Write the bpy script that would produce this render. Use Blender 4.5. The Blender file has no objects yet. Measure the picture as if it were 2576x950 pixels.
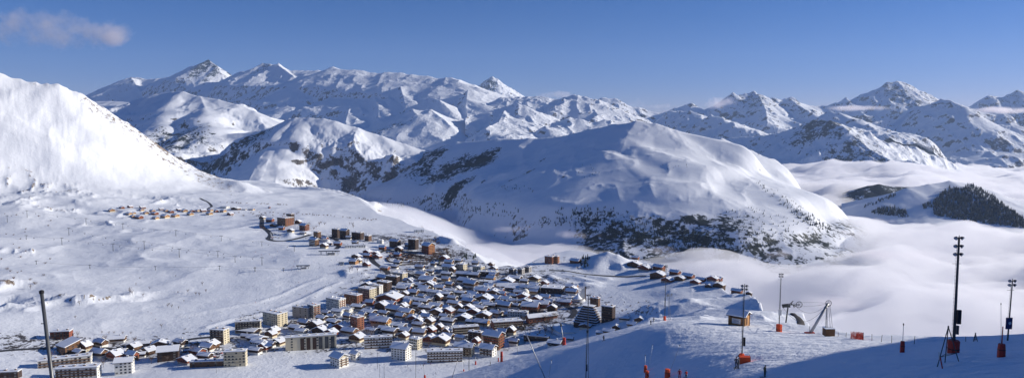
import bpy, bmesh, math, random
import numpy as np
from mathutils import Vector, Matrix
random.seed(7)
C = bpy.context.scene.collection
R = math.radians
# ------------------------------------------------------------------ camera
CZ = 300.0
FPX = 1717.0            # focal length in units of a 2575 px wide frame
PITCH = math.atan(135/FPX)
cam = bpy.data.cameras.new('camera'); camo = bpy.data.objects.new('camera', cam); C.objects.link(camo)
cam.sensor_width = 36; cam.lens = 36*FPX/2575.0; cam.clip_start = 0.5; cam.clip_end = 120000
camo.location = (0, 0, CZ); camo.rotation_euler = (math.pi/2-PITCH, 0, 0)
bpy.context.scene.camera = camo
cp, sp = math.cos(PITCH), math.sin(PITCH)
def ray(px, py):
    """direction per unit forward distance Y"""
    u = (px-1287.5)/FPX; v = -(py-475)/FPX
    y = cp+v*sp; z = -sp+v*cp
    return u/y, z/y
def P(px, py, Y):
    a, b = ray(px, py); return (a*Y, Y, CZ+b*Y)
def proj(x, y, z):
    z = z-CZ; f = y*cp-z*sp; v = y*sp+z*cp
    return 1287.5+FPX*x/f, 475-FPX*v/f
# crop coordinate helpers (source crops -> 2575 frame)
CR = {0:(0,0,1), 1:(0,472.4,.5028), 2:(581,545,.426), 3:(1017.5,617.8,.3497), 4:(1381,617.8,.3497), 5:(1744,566.9,.4031),
      6:(2139,566.9,.4031), 7:(617.8,508.8,.2257), 8:(218,494.2,.1975), 9:(726.8,130.8,.2907), 10:(1199.2,181.7,.2678),
      11:(1744,145.4,.5356), 12:(181.7,130.8,.3825)}
def cc(n, x, y): o = CR[n]; return o[0]+x*o[2], o[1]+y*o[2]
# ------------------------------------------------------------------ noise
def _h(ix, iy, s):
    n = (ix.astype(np.int64)*374761393 + iy.astype(np.int64)*668265263 + s*974634777) & 0xffffffff
    n = ((n ^ (n >> 13))*1274126177) & 0xffffffff
    n = ((n ^ (n >> 16))*2246822519) & 0xffffffff
    return ((n ^ (n >> 15)) & 0xffffff)/float(0xffffff)
def vn(x, y, s=0):
    ix = np.floor(x); iy = np.floor(y); fx = x-ix; fy = y-iy
    fx = fx*fx*fx*(fx*(fx*6-15)+10); fy = fy*fy*fy*(fy*(fy*6-15)+10)
    a = _h(ix, iy, s); b = _h(ix+1, iy, s); c = _h(ix, iy+1, s); d = _h(ix+1, iy+1, s)
    return (a+(b-a)*fx+(c-a)*fy+(a-b-c+d)*fx*fy)*2-1
def fbm(x, y, w, o=5, s=0, g=.5):
    x = x/w; y = y/w; t = 0; a = 1.; n = 0
    for i in range(o):
        t = t+a*vn(x, y, s+i*17); n += a; a *= g
        x, y = 1.62*x+1.21*y+3.1, -1.21*x+1.62*y+7.7
    return t/n
def ridged(x, y, w, o=5, s=0, g=.55):
    x = x/w; y = y/w; t = 0; a = 1.; n = 0; pr = 1.
    for i in range(o):
        v = 1-np.abs(vn(x, y, s+i*29)); v = v*v*pr; pr = np.clip(v*1.6, 0, 1)
        t = t+a*v; n += a; a *= g
        x, y = 1.62*x+1.21*y+3.1, -1.21*x+1.62*y+7.7
    return t/n
def sst(a, b, x):
    t = np.clip((x-a)/(b-a), 0, 1); return t*t*(3-2*t)
def smax(a, b, k):
    h = np.clip(.5+.5*(a-b)/k, 0, 1); return b+(a-b)*h+k*h*(1-h)
# ------------------------------------------------------------------ skeleton mountains
def skeleton(x, y, lines, k=12., warp=0., ww=800., seed=1, reach=1e9):
    """lines: (points3d, left slope, right slope). returns height and distance to nearest crest"""
    def ev(x, y):
        h = np.full(x.shape, -1e5); dm = np.full(x.shape, 1e9)
        for pts, sl, sr in lines:
            for (a, b) in zip(pts[:-1], pts[1:]):
                ax, ay, az = a; bx, by, bz = b
                dx, dy = bx-ax, by-ay; L = dx*dx+dy*dy+1e-6
                t = np.clip(((x-ax)*dx+(y-ay)*dy)/L, 0, 1)
                ex = x-(ax+t*dx); ey = y-(ay+t*dy)
                d = np.hypot(ex, ey)
                m = ex/np.maximum(d, 1.)
                s = sl+(sr-sl)*sst(-.5, .5, m)
                dd = d*s
                dd = dd+.75*np.maximum(d-reach, 0)*sst(reach, reach*1.4, d)
                h = smax(az+t*(bz-az)-dd, h, k)
                dm = np.minimum(dm, d)
        return h, dm
    h, dm = ev(x, y)
    if warp:
        w = np.minimum(dm*.3, warp)
        h, dm = ev(x+w*fbm(x, y, ww, 4, seed), y+w*fbm(x, y, ww, 4, seed+5))
    return h, dm
def L(n, pts, Y, sl, sr):
    """polyline from crop pixels; Y list or (start,end)"""
    out = []
    for i, p in enumerate(pts):
        if len(p) == 3: yy = p[2]
        else: yy = Y[0]+(Y[1]-Y[0])*i/(len(pts)-1)
        q = cc(n, p[0], p[1]); out.append(P(q[0], q[1], yy))
    return (out, sl, sr)
def polar(px0, px1, nx, Y0, Y1, ny, logy=True):
    u = (np.linspace(px0, px1, nx)-1287.5)/FPX
    Y = np.exp(np.linspace(math.log(Y0), math.log(Y1), ny)) if logy else np.linspace(Y0, Y1, ny)
    YY, UU = np.meshgrid(Y, u, indexing='ij')
    return UU*YY, YY
def normal_z(X, Y, Z):
    dxu = np.gradient(X, axis=1); dyu = np.gradient(Y, axis=1); dzu = np.gradient(Z, axis=1)
    dxv = np.gradient(X, axis=0); dyv = np.gradient(Y, axis=0); dzv = np.gradient(Z, axis=0)
    nx = dyu*dzv-dzu*dyv; ny = dzu*dxv-dxu*dzv; nz = dxu*dyv-dyu*dxv
    l = np.sqrt(nx*nx+ny*ny+nz*nz)+1e-9
    return nz/l
def grid_mesh(name, X, Y, Z, mat, attrs=None, kind='structure'):
    ny, nx = X.shape
    me = bpy.data.meshes.new(name)
    co = np.stack([X, Y, Z], -1).reshape(-1, 3).astype(np.float32)
    me.vertices.add(nx*ny); me.vertices.foreach_set('co', co.ravel())
    i = np.arange(ny-1)[:, None]*nx+np.arange(nx-1)[None, :]
    q = np.stack([i, i+1, i+nx+1, i+nx], -1).reshape(-1, 4).astype(np.int32)
    n = len(q)
    me.loops.add(n*4); me.polygons.add(n)
    me.loops.foreach_set('vertex_index', q.ravel())
    me.polygons.foreach_set('loop_start', np.arange(0, n*4, 4, dtype=np.int32))
    me.polygons.foreach_set('use_smooth', np.ones(n, bool))
    me.update(calc_edges=True)
    for k, v in (attrs or {}).items():
        a = me.attributes.new(k, 'FLOAT', 'POINT'); a.data.foreach_set('value', np.asarray(v, np.float32).ravel())
    me.materials.append(mat)
    o = bpy.data.objects.new(name, me); C.objects.link(o); o['kind'] = kind
    return o
# ------------------------------------------------------------------ RBF of the near ground
class RBF:
    def __init__(s, pts, sm=0.):
        p = np.array(pts, float); s.p = p[:, :2]/1000; n = len(p)
        d = np.hypot(s.p[:, None, 0]-s.p[None, :, 0], s.p[:, None, 1]-s.p[None, :, 1])
        K = s.phi(d)+sm*np.eye(n); A = np.zeros((n+3, n+3)); A[:n, :n] = K
        Q = np.c_[np.ones(n), s.p]; A[:n, n:] = Q; A[n:, :n] = Q.T
        s.w = np.linalg.solve(A, np.r_[p[:, 2], 0, 0, 0])
    def phi(s, d): return d            # biharmonic in 3D: gentle, no overshoot
    def __call__(s, x, y):
        x = np.asarray(x, float)/1000; y = np.asarray(y, float)/1000; o = s.w[-3]+s.w[-2]*x+s.w[-1]*y
        for (a, b), w in zip(s.p, s.w): o = o+w*np.sqrt((x-a)**2+(y-b)**2+1e-4)
        return o
Bp = [(-300,600,1600),(-300,800,950),(-300,940,700),(0,470,2150),(0,520,1850),(0,600,1450),(0,700,1100),(0,800,880),(0,930,730),(250,480,2250),(250,545,1850),(250,650,1350),(250,750,1030),(250,850,850),(250,940,740),
 (500,470,2700),(500,530,2000),(500,620,1480),(500,720,1120),(500,820,900),(500,930,740),(650,470,3000),(750,505,2350),(750,560,1750),(750,640,1350),(750,740,1080),(750,840,880),(750,930,750),
 (950,560,1850),(950,600,1600),(950,680,1250),(950,760,1030),(950,850,860),(950,940,740),(1100,590,1650),(1150,640,1450),(1100,690,1220),(1100,760,1020),(1250,700,1180),(1250,780,1000),(1250,860,850),(1300,950,700),
 (1400,655,1330),(1400,700,1180),(1450,780,970),(1450,860,810),(1580,700,1180),(1600,780,950),(1600,830,760),(1700,700,1090),(1760,715,1030),(1850,745,920),
 (1650,765,830),(1720,790,440),(1750,790,330),(1700,797,270),(1850,792,330),(1950,800,450),(1900,755,760),(2000,835,300),(2100,850,210),(2050,845,260),(1600,900,450),(1500,950,500)]
RB = RBF([P(*p) for p in Bp])
Ap = [(1100,1000,300),(1160,945,300),(1300,905,290),(1500,850,240),(1600,812,210),(1672,800,185),(1400,950,215),(1600,950,150),(1600,870,180),(1800,950,98),(1750,860,135),(1925,942,92),(1868,905,108),(1868,850,145),
 (2100,955,74),(2100,900,105),(2400,893,88),(2575,950,60),(2575,875,92),(2300,880,105),(2100,857,165),(1960,833,180),(1865,818,190),(1760,805,205),(2265,870,115),(2400,866,118),(2575,862,105),(1287,1300,120),(2000,1500,20),(2500,1400,20),(1000,1500,110)]
RA = RBF([P(*p) for p in Ap]+[(170,60,297),(250,90,305),(260,200,262),(300,20,330),(0,-40,297),(-60,10,270),(-150,100,215),(0,12,297)])
edge_px = [-900,500,640,750,900,950,1050,1120,1180,1230,1300,1400,1500,1600,1700,1800,1880,1950,2050,2200,2600,3500]
edge_Y =  [6000,6000,3900,3100,2500,2050,1800,1620,1480,1300,1280,1440,1400,1300,1170,1050,900,620,330,230,150,140]
Aedge_px = [-500,1000,1130,1300,1500,1600,1650,1750,1900,2000,2100,2200,2400,2600,3500]
Aedge_Y =  [300,300,300,292,243,212,205,215,202,190,176,155,125,115,120]
def px_of(x, y): return 1287.5+FPX*x/np.maximum(y, 1.)
SHADE_BANK = [([(188,-60,334),(186,60,333),(184,100,328),(180,122,316),(178,130,285)],2.4,.5)]  # unseen bank beyond the right edge, added to throw shade on the foreground
OUT = [(60,462,2150,300,110),(10,500,1950,160,60),(110,505,1980,120,40),(340,486,2200,170,60),(430,492,2150,110,50),(170,522,1900,120,40),(90,742,1015,75,35),(20,712,1080,60,30),(170,732,1030,50,25),(30,775,960,50,22),(260,560,1750,60,30),(40,640,1380,60,20)]
def outcrop(x, y):
    v = 0.
    for px, py, D, rx, ry in OUT:
        c = P(px, py, D); v = np.maximum(v, np.exp(-(((x-c[0])/rx)**2+((y-c[1])/ry)**2)**1.5))
    return v
KN = [L(0,[(640,478),(700,471),(780,468),(850,478),(900,495),(935,520)],(3050,2650),.3,.42),
      L(0,[(850,478),(860,510),(880,525)],(2850,2500),.35,.45),
      L(0,[(500,452),(560,450),(600,455),(628,475)],(2700,2600),.3,.4),
      L(0,[(1470,668),(1500,640),(1530,632),(1555,640),(1580,660)],(1320,1270),.35,.45),
      L(0,[(1110,592),(1140,600),(1165,640)],(1600,1500),.3,.5),
      L(0,[(1500,655),(1495,680)],(1290,1240),.3,.45)]
M0 = [L(0,[(-400,120),(-150,152),(0,185),(90,208),(150,214),(200,235),(260,272),(320,312),(370,350),(420,385),(470,415),(520,445),(600,475)],
        (2450,2800),.44,.86)]
def Gb(px, py):
    a, b = ray(px, py); Y = np.linspace(500, 2600, 900); w = np.nonzero(RB(a*Y, Y) >= CZ+b*Y)[0]; Y = Y[w[0]] if len(w) else 1500.
    return (a*Y, Y)
BERM = [([Gb(*cc(2, *q)) for q in pts], h, w) for pts, h, w in [([(-150,640),(0,592),(150,562),(300,520),(430,470),(560,412),(640,388)],1.9,5), ([(-300,570),(0,515),(160,487),(300,447),(420,395),(540,360)],1.6,5), ([(470,470),(560,420),(660,400),(760,385)],1.2,6),
        ([(730,320),(670,325),(690,350),(780,345)],4,9), ([(430,95),(350,95),(345,115)],5,12)]]
BERM += [([Gb(*cc(4, *q)) for q in pts], h, w) for pts, h, w in [([(60,215),(200,240),(350,275),(260,290)],4,9), ([(0,225),(60,265),(200,290),(330,300)],3.5,9), ([(120,200),(260,225),(420,245)],3.5,8)]]
def berms(x, y):
    v = 0.
    for pts, h, w in BERM:
        d = np.full(x.shape, 1e9)
        for (ax, ay), (bx, by) in zip(pts[:-1], pts[1:]):
            dx, dy = bx-ax, by-ay; t = np.clip(((x-ax)*dx+(y-ay)*dy)/(dx*dx+dy*dy), 0, 1); d = np.minimum(d, np.hypot(x-ax-t*dx, y-ay-t*dy))
        v = v+h*np.exp(-(d/w)**2)
    return v
def ground(x, y, detail=True):
    x = np.asarray(x, float); y = np.asarray(y, float)
    px = px_of(x, y)
    b = RB(x, y)
    far = sst(1200, 2500, y)
    b = b+fbm(x, y, 260, 4, 3)*(4+7*sst(700, 1500, y))*sst(250, 700, y)*(.35+.65*sst(-150, -420, x+.12*y))
    # rough outcrops on the left plain
    pl = sst(560, 300, px)*sst(820, 1000, y)*sst(2600, 1800, y)
    rz = sst(.52, .72, ridged(x, y, 420, 3, 41))
    b = b+pl*(ridged(x, y, 130, 4, 9)-.45)*16*(.25+rz)
    oc = outcrop(x, y)
    b = b+oc*(ridged(x, y, 60, 4, 14)-.35)*17
    b = b+(ridged(x, y, 330, 4, 15)-.5)*9*sst(700, 1000, y)*sst(1000, 700, px)+fbm(x, y, 60, 3, 16)*1.1*sst(600, 900, y)
    b = b+berms(x, y)
    kn = sst(1560, 1640, px)*sst(260, 340, y)*sst(1100, 900, y)
    b = b+kn*((ridged(x, y, 110, 4, 19)-.5)*14+fbm(x, y, 60, 3, 77)*3)
    ey = np.interp(px, edge_px, edge_Y); ey = ey*(1+.02*vn(px/40, px*0, 5)); d = np.maximum(y-ey, 0)
    b = b-d*1.5*sst(0, 70, d)-.1*d
    h, dm = skeleton(x, y, KN, 4, 40, 150, 4)
    h = h+(ridged(x, y, 160, 5, 8)-.5)*22*sst(0, 40, dm)
    b = smax(h, b, 6)
    h, dm = skeleton(x, y, M0, 20, 60, 700, 6)
    rr = ridged(x*.6, y, 420, 5, 12)
    h = h+(rr-.5)*34*sst(5, 200, dm)+(ridged(x, y*.8, 190, 5, 32)-.5)*15*sst(0, 90, dm)+fbm(x, y, 45, 4, 31)*4
    b = smax(h, b, 120)
    a = RA(x, y)
    ea = np.interp(px, Aedge_px, Aedge_Y); da = np.maximum(y-ea, 0)
    a = a-.8*da*sst(0, 40, da)
    a = a+(fbm(x, y, 22, 4, 55)*.35+fbm(x, y, 5, 3, 56)*.06)*sst(20, 70, y)
    hb, _ = skeleton(x, y, SHADE_BANK, 2); a = smax(a, hb, 3)
    a = np.where(y > 700, -400, a)
    tr = sst(25, 60, y)*sst(330, 250, y); a = a+tr*((ridged(x*.9+y*.35, y*.16-x*.1, 7, 3, 58)-.4)*.16+fbm(x, y, 1.6, 2, 59)*.05)
    wb = sst(150, 230, y)+sst(1650, 1500, px)*(y > 150)
    b = np.where(wb < 1e-3, -400, b-(1-np.clip(wb, 0, 1))*60)
    z = smax(a, b, 3)
    return np.maximum(z, -395)
GRID = {}
def set_grid(X, Y, Z):
    GRID['u'] = X[0]/Y[0]; GRID['Y'] = Y[:, 0].copy(); GRID['Z'] = Z
def _col(a):
    u = GRID['u']; t = (a-u[0])/(u[-1]-u[0])*(len(u)-1); t = min(max(t, 0), len(u)-1.001); i = int(t); f = t-i
    return GRID['Z'][:, i]*(1-f)+GRID['Z'][:, i+1]*f
def G(px, py, ymin=0):
    """where the sight line through a pixel meets the ground mesh"""
    a, b = ray(px, py); z = _col(a); Ys = GRID['Y']; zr = CZ+b*Ys
    w = np.nonzero((z >= zr) & (Ys > ymin))[0]; i = int(w[0]) if len(w) else len(Ys)-1
    Y = Ys[i]
    if i > 0:
        d0 = zr[i-1]-z[i-1]; d1 = z[i]-zr[i]; Y = Ys[i-1]+(Ys[i]-Ys[i-1])*min(1, max(0, d0/max(d0+d1, 1e-6)))
    return Vector((a*Y, Y, gz(a*Y, Y)))
def gz(x, y):
    return float(np.interp(y, GRID['Y'], _col(x/max(y, 1e-3))))
# ------------------------------------------------------------------ materials
def nmat(name):
    m = bpy.data.materials.new(name); m.use_nodes = True; nt = m.node_tree
    return m, nt, nt.nodes['Principled BSDF']
def nd(nt, t, **kw):
    n = nt.nodes.new(t)
    for k, v in kw.items():
        if k.startswith('_'): setattr(n, k[1:], v)
        else: n.inputs[k.replace('__', ' ')].default_value = v
    return n
def mixc(nt, fac, a, b):
    m = nt.nodes.new('ShaderNodeMix'); m.data_type = 'RGBA'
    for s, v in ((0, fac), (6, a), (7, b)):
        if hasattr(v, 'links') or hasattr(v, 'is_output'): nt.links.new(v, m.inputs[s])
        else: m.inputs[s].default_value = v
    return m.outputs[2]
def mth(nt, op, a, b=None, c=None):
    m = nt.nodes.new('ShaderNodeMath'); m.operation = op
    for s, v in ((0, a), (1, b), (2, c)):
        if v is None: continue
        if hasattr(v, 'is_output'): nt.links.new(v, m.inputs[s])
        else: m.inputs[s].default_value = v
    return m.outputs[0]
def ramp(nt, f, a, b):
    m = nt.nodes.new('ShaderNodeMapRange'); m.interpolation_type = 'SMOOTHSTEP'
    nt.links.new(f, m.inputs[0]); m.inputs[1].default_value = a; m.inputs[2].default_value = b
    return m.outputs[0]
def noise(nt, scale, det=4, rough=.55, co=None, dist=0.):
    n = nd(nt, 'ShaderNodeTexNoise', Scale=scale, Detail=det, Roughness=rough, Distortion=dist)
    if co is None:
        g = nt.nodes.new('ShaderNodeNewGeometry'); co = g.outputs['Position']
    nt.links.new(co, n.inputs['Vector']); return n.outputs[0]
SNOW = (.82, .85, .90, 1)
def snow_mat(name, rockcol, rock2, s1, bumpd, bumps, veg=(.03, .04, .035, 1), thr=(.42, .6), snow=SNOW, track=0.):
    """snow with rock where the 'rock' attribute is high, scrub and painted town shade where 'veg' is high"""
    m, nt, p = nmat(name)
    ra = nd(nt, 'ShaderNodeAttribute', _attribute_name='rock').outputs['Fac']
    va = nd(nt, 'ShaderNodeAttribute', _attribute_name='veg').outputs['Fac']
    n1 = noise(nt, s1, 7, .68); n2 = noise(nt, s1*4.3, 4, .6); n3 = noise(nt, s1*.22, 3, .5)
    f = mth(nt, 'ADD', ra, mth(nt, 'MULTIPLY', mth(nt, 'SUBTRACT', n1, .5), 1.5))
    f = mth(nt, 'ADD', f, mth(nt, 'MULTIPLY', mth(nt, 'SUBTRACT', n2, .5), .5))
    rk = ramp(nt, f, .5, .62)
    g = mth(nt, 'ADD', va, mth(nt, 'MULTIPLY', mth(nt, 'SUBTRACT', n1, .5), 1.3))
    g = mth(nt, 'ADD', g, mth(nt, 'MULTIPLY', mth(nt, 'SUBTRACT', n2, .5), .9))
    vg = ramp(nt, g, .48, .62)
    sc = mixc(nt, n3, snow, (snow[0]*.96, snow[1]*.965, snow[2]*.975, 1))
    rc = mixc(nt, ramp(nt, n2, .4, .6), rockcol, rock2)
    c = mixc(nt, rk, sc, rc); c = mixc(nt, vg, c, veg)
    nt.links.new(c, p.inputs['Base Color'])
    nt.links.new(mth(nt, 'ADD', mth(nt, 'MULTIPLY', rk, .3), .6), p.inputs['Roughness'])
    p.inputs['Specular IOR Level'].default_value = .25
    b = nd(nt, 'ShaderNodeBump', Strength=bumps, Distance=bumpd)
    hh = mth(nt, 'ADD', n1, mth(nt, 'MULTIPLY', n2, .35))
    nt.links.new(hh, b.inputs['Height']); nt.links.new(b.outputs[0], p.inputs['Normal'])
    return m
def plain(name, col, rough=.7, var=.15, scale=1.5, metal=0., bump=0., spec=.3):
    m, nt, p = nmat(name)
    n = noise(nt, scale, 4, .6)
    a = tuple(min(1, c*(1+var)) for c in col)+(1,); b = tuple(c*(1-var) for c in col)+(1,)
    nt.links.new(mixc(nt, n, a, b), p.inputs['Base Color'])
    p.inputs['Roughness'].default_value = rough; p.inputs['Metallic'].default_value = metal
    p.inputs['Specular IOR Level'].default_value = spec
    if bump:
        bb = nd(nt, 'ShaderNodeBump', Strength=.4, Distance=bump); nt.links.new(n, bb.inputs['Height']); nt.links.new(bb.outputs[0], p.inputs['Normal'])
    return m
# ------------------------------------------------------------------ light
SUN_AZ = R(80)        # clockwise from +Y (the view direction); 90 = from the right
SUN_EL = R(18.5)
sd = Vector((math.sin(SUN_AZ)*math.cos(SUN_EL), math.cos(SUN_AZ)*math.cos(SUN_EL), math.sin(SUN_EL)))
sl = bpy.data.lights.new('sun', 'SUN'); sl.energy = 3.9; sl.angle = R(.5); sl.color = (1, .93, .82)
so = bpy.data.objects.new('sun', sl); C.objects.link(so); so.rotation_euler = sd.to_track_quat('Z', 'Y').to_euler()
w = bpy.data.worlds.new('World'); bpy.context.scene.world = w; w.use_nodes = True
nt = w.node_tree; bg = nt.nodes['Background']
sky = nt.nodes.new('ShaderNodeTexSky'); sky.sky_type = 'NISHITA'; sky.sun_disc = False
sky.sun_elevation = SUN_EL; sky.sun_rotation = SUN_AZ; sky.altitude = 2100; sky.air_density = 1.0; sky.dust_density = .3; sky.ozone_density = 4.0
hs = nd(nt, 'ShaderNodeHueSaturation', Saturation=1.3); nt.links.new(sky.outputs[0], hs.inputs['Color'])
tm = nt.nodes.new('ShaderNodeMix'); tm.data_type = 'RGBA'; tm.blend_type = 'MULTIPLY'; tm.inputs[0].default_value = 1
nt.links.new(hs.outputs[0], tm.inputs[6]); tm.inputs[7].default_value = (1.20, .85, 1.12, 1)
nt.links.new(tm.outputs[2], bg.inputs[0]); bg.inputs[1].default_value = .05
sc = bpy.context.scene
sc.view_settings.view_transform = 'Standard'; sc.view_settings.look = 'None'; sc.view_settings.exposure = .66; sc.view_settings.gamma = 1
# ------------------------------------------------------------------ ground and mountains
def paint(X, Y, spots):
    """soft blobs of scrub and dark town ground, centres by pixel and distance; radii in metres"""
    v = np.zeros(X.shape)
    for px, py, D, rx, ry, rot, s in spots:
        x, y, z = P(px, py, D); c, q = math.cos(rot), math.sin(rot)
        u = ((X-x)*c+(Y-y)*q)/rx; t = (-(X-x)*q+(Y-y)*c)/ry
        v = np.maximum(v, s*np.exp(-(u*u+t*t)**1.5*.7))
    return v
def nzrock(nz, a, b): return sst(a, b, nz)
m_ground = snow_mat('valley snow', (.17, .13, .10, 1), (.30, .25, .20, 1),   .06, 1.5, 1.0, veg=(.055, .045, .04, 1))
X, Y = polar(-320, 2900, 1500, 26, 5200, 1050)
Z = ground(X, Y); nz = normal_z(X, Y, Z)
set_grid(X, Y, Z)
px = px_of(X, Y)
rock = sst(.93, .72, nz)*.75*sst(450, 900, Y)+.16*sst(.93, .72, nz)*sst(900, 450, Y)*sst(200, 300, Y)
M0h, M0d = skeleton(X, Y, M0, 20)
m0m = sst(620, 540, px)*sst(1650, 1900, Y)
rock = rock*(1-.9*m0m)
rock = rock+.33*sst(560, 300, px)*sst(900, 1100, Y)*sst(2600, 1800, Y)*sst(.5, .68, ridged(X, Y, 420, 3, 41))*sst(.5, .7, ridged(X, Y, 130, 4, 9))
_, pyv = proj(X, Y, Z); pys = np.interp(px, [0,90,200,260,320,370,420,470,520,600], [185,208,235,272,312,350,385,415,445,475])
rock = np.maximum(rock, .47*sst(75, 8, pyv-pys)*sst(150, 230, px)*sst(640, 560, px)*(Y > 2000))
rock = np.maximum(rock, .52*sst(60, 0, M0d)*sst(150, 300, px)+.34*sst(300, 40, M0d)*sst(.3, .6, fbm(X, Y, 200, 4, 71)+.35))
rock = np.maximum(rock, outcrop(X, Y)*(.25+.3*sst(.45, .6, ridged(X, Y, 60, 4, 14))))
town = paint(X, Y, [(1150,730,1100,230,330,0,.62),(900,800,930,220,160,0,.55),(1300,760,1000,160,180,0,.6),(1085,650,1430,120,120,0,.62),(700,850,860,220,60,0,.5),(300,870,820,300,50,0,.56),(950,605,1600,210,90,0,.55),(1420,700,1150,100,90,0,.33)])  # asphalt and garden tone, with deep shade between the houses painted in
rock = np.where(Y < 230, 0, rock)
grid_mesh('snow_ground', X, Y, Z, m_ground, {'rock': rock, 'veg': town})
# the rest of the near slope, beside and behind the camera, with the added shade bank, a little lower than the main sheet where both exist
gx, gy = np.meshgrid(np.linspace(-160, 300, 160), np.linspace(-140, 160, 110)); gzz = ground(gx, np.where(np.abs(gy) < 1, 1, gy))
gw = (gy > 18) & (np.abs(gx) < .98*gy+4); gzz = np.where(gw, gzz-1.5, gzz-.15)
grid_mesh('snow_slope', gx, gy, gzz, m_ground, {'rock': gx*0, 'veg': gx*0})
m_hill = snow_mat('hill snow', (.07, .065, .06, 1), (.16, .14, .125, 1), .014, 3, .45, veg=(.022, .03, .028, 1))
m_far = snow_mat('mountain snow', (.07, .07, .08, 1), (.14, .135, .14, 1), .008, 20, .9, veg=(.03, .04, .04, 1))
def hills(name, lines, grid, mat, k, warp, ww, seed, namp, nwav, rock_rng=(.86, .66), fine=.25, reach=1e9, spots=(), floor=-395, rockamt=.58, jag=0., damp=300., veg0=None):
    X, Y = polar(*grid)
    Z, dm = skeleton(X, Y, lines, k, warp, ww, seed, reach)
    rmp = .12+.88*sst(0, damp, dm)
    Z = Z+(ridged(X, Y, nwav, 6, seed+40)-.42)*namp*rmp+fbm(X, Y, nwav*.22, 5, seed+60)*namp*fine*rmp
    if jag: Z = Z+(ridged(X, Y, nwav*.16, 4, seed+80)-.45)*jag
    Z = np.maximum(Z, floor); nz = normal_z(X, Y, Z)
    rock = sst(rock_rng[0], rock_rng[1], nz)*rockamt
    v = paint(X, Y, spots) if spots else X*0
    if veg0 is not None: v = np.maximum(v, veg0(X, Y, Z, nz))
    grid_mesh(name, X, Y, Z, mat, {'rock': rock, 'veg': v}); return X, Y, Z
# middle hill across the valley
M5 = [L(0,[(870,480,5600),(900,462,5300),(960,430,5000),(1030,395,4800),(1080,375,4700),(1150,357,4550),(1250,351,4350),(1330,347,4200),(1400,345,4100),(1480,326,3950),(1540,315,3800),(1600,305,3700),(1650,312,3650),(1700,332,3600),(1770,362,3550),(1845,410,3450),(1925,470,3200),(2015,540,2950),(2075,578,2820),(2140,660,2600)],0,.47,.46),
      L(0,[(1600,306),(1575,350),(1560,400),(1520,460),(1470,520),(1440,560)],(3700,2850),.46,.22),
      L(0,[(1490,378),(1540,385),(1600,420),(1700,450)],(3500,3050),.36,.22),
      L(0,[(1620,520),(1700,545),(1800,560),(1900,572),(1960,590)],(2750,2500),.5,.62),
      L(0,[(1700,332),(1740,400),(1800,470),(1880,540),(1950,585)],(3600,2550),.3,.26),
      L(0,[(1440,545),(1540,535),(1640,530)],(2850,2750),.4,.4)]
M5b = [L(0,[(1650,372),(1744,362),(1790,360),(1815,346),(1835,380),(1852,404),(1880,440)],(5600,5000),.4,.5)]
sp5 = [(1000,425,4700,160,260,.7,.62),(1060,400,4500,200,240,.7,.62),(1130,395,4150,200,200,.6,.66),(1200,392,4100,170,150,.5,.75),(1060,430,4300,140,120,.5,.62),(1150,450,3800,120,90,.6,.7),(950,455,4900,120,200,.7,.62),(1330,470,3500,70,40,.4,.5),(1290,480,3500,60,40,.4,.5),(1420,480,3200,60,60,0,.35),(1230,460,3700,60,30,.5,.5),(1370,430,3650,50,25,.5,.45)]
def v5(X, Y, Z, nz):
    px, py = proj(X, Y, Z)
    cliff = sst(20, -25, Z)*sst(1380, 1480, px)*sst(1960, 1850, px)*.6
    right = sst(-20, -70, Z)*sst(1850, 1900, px)*.5; cliff = np.maximum(cliff, right)
    low = sst(40, -60, Z)*sst(1420, 1250, px)*.2
    return np.maximum(cliff, low)
HILL5 = hills('middle_hill', M5, (840, 2600, 860, 2050, 5900, 420), m_hill, 22, 90, 700, 21, 70, 800, (.80, .6), .1, 520, sp5, rockamt=.42, damp=420, jag=6, veg0=v5)
hills('back_ridge', M5b, (1600, 1950, 160, 4600, 6200, 120), m_hill, 10, 60, 500, 23, 60, 500)
# cone hill and the two hills of the left valley
M2 = [L(0,[(560,392),(640,345),(727,299)],(5600,4950),.5,.5),
      L(9,[(0,588),(60,568),(180,566),(300,572),(400,590),(600,660),(800,720),(1000,790),(1160,850),(1300,930)],(4950,4700),.5,.45),
      L(0,[(727,300),(703,330),(680,362),(655,395),(640,430),(622,462)],(4950,4150),.62,.40),
      L(0,[(760,300),(745,345),(725,385),(700,430),(690,465)],(4950,4150),.45,.4),
      L(0,[(560,392),(500,400),(440,420)],(5600,5600),.5,.5)]
sp2 = [(600,400,5000,330,600,.5,.62),(500,440,5100,300,600,.3,.62),(850,440,4300,150,100,0,.3),(700,465,4150,120,60,0,.5)]
hills('cone_hill', M2, (380, 1150, 420, 3900, 6300, 260), m_hill, 14, 70, 450, 31, 110, 430, (.84, .6), .3, 280, sp2, damp=300)
M1 = [L(12,[(250,400),(430,312),(550,280),(660,264),(730,262),(830,290),(960,310),(1080,345),(1200,390),(1380,470),(1500,540)],(7200,6200),.45,.42),
      L(12,[(690,266),(650,350),(600,420),(500,500),(420,570)],(6900,5700),.5,.22),
      L(12,[(840,290),(870,360),(900,430),(850,500),(700,560)],(6700,5600),.45,.22),
      L(12,[(560,760),(640,680),(730,600),(850,548),(950,540),(1230,518),(1370,482)],(5900,5700),.5,.5)]
M1c = [L(12,[(-60,330),(80,324),(250,321),(370,332),(450,370)],(8600,8200),.35,.35)]
sp1 = [(440,400,5600,350,500,.5,.58),(560,350,5500,300,200,0,.42),(330,330,6000,300,400,0,.36)]
hills('left_valley_hill', M1, (150, 800, 360, 5000, 8000, 240), m_hill, 16, 90, 600, 33, 110, 600, (.85, .6), .28, 420, sp1, damp=350)
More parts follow.
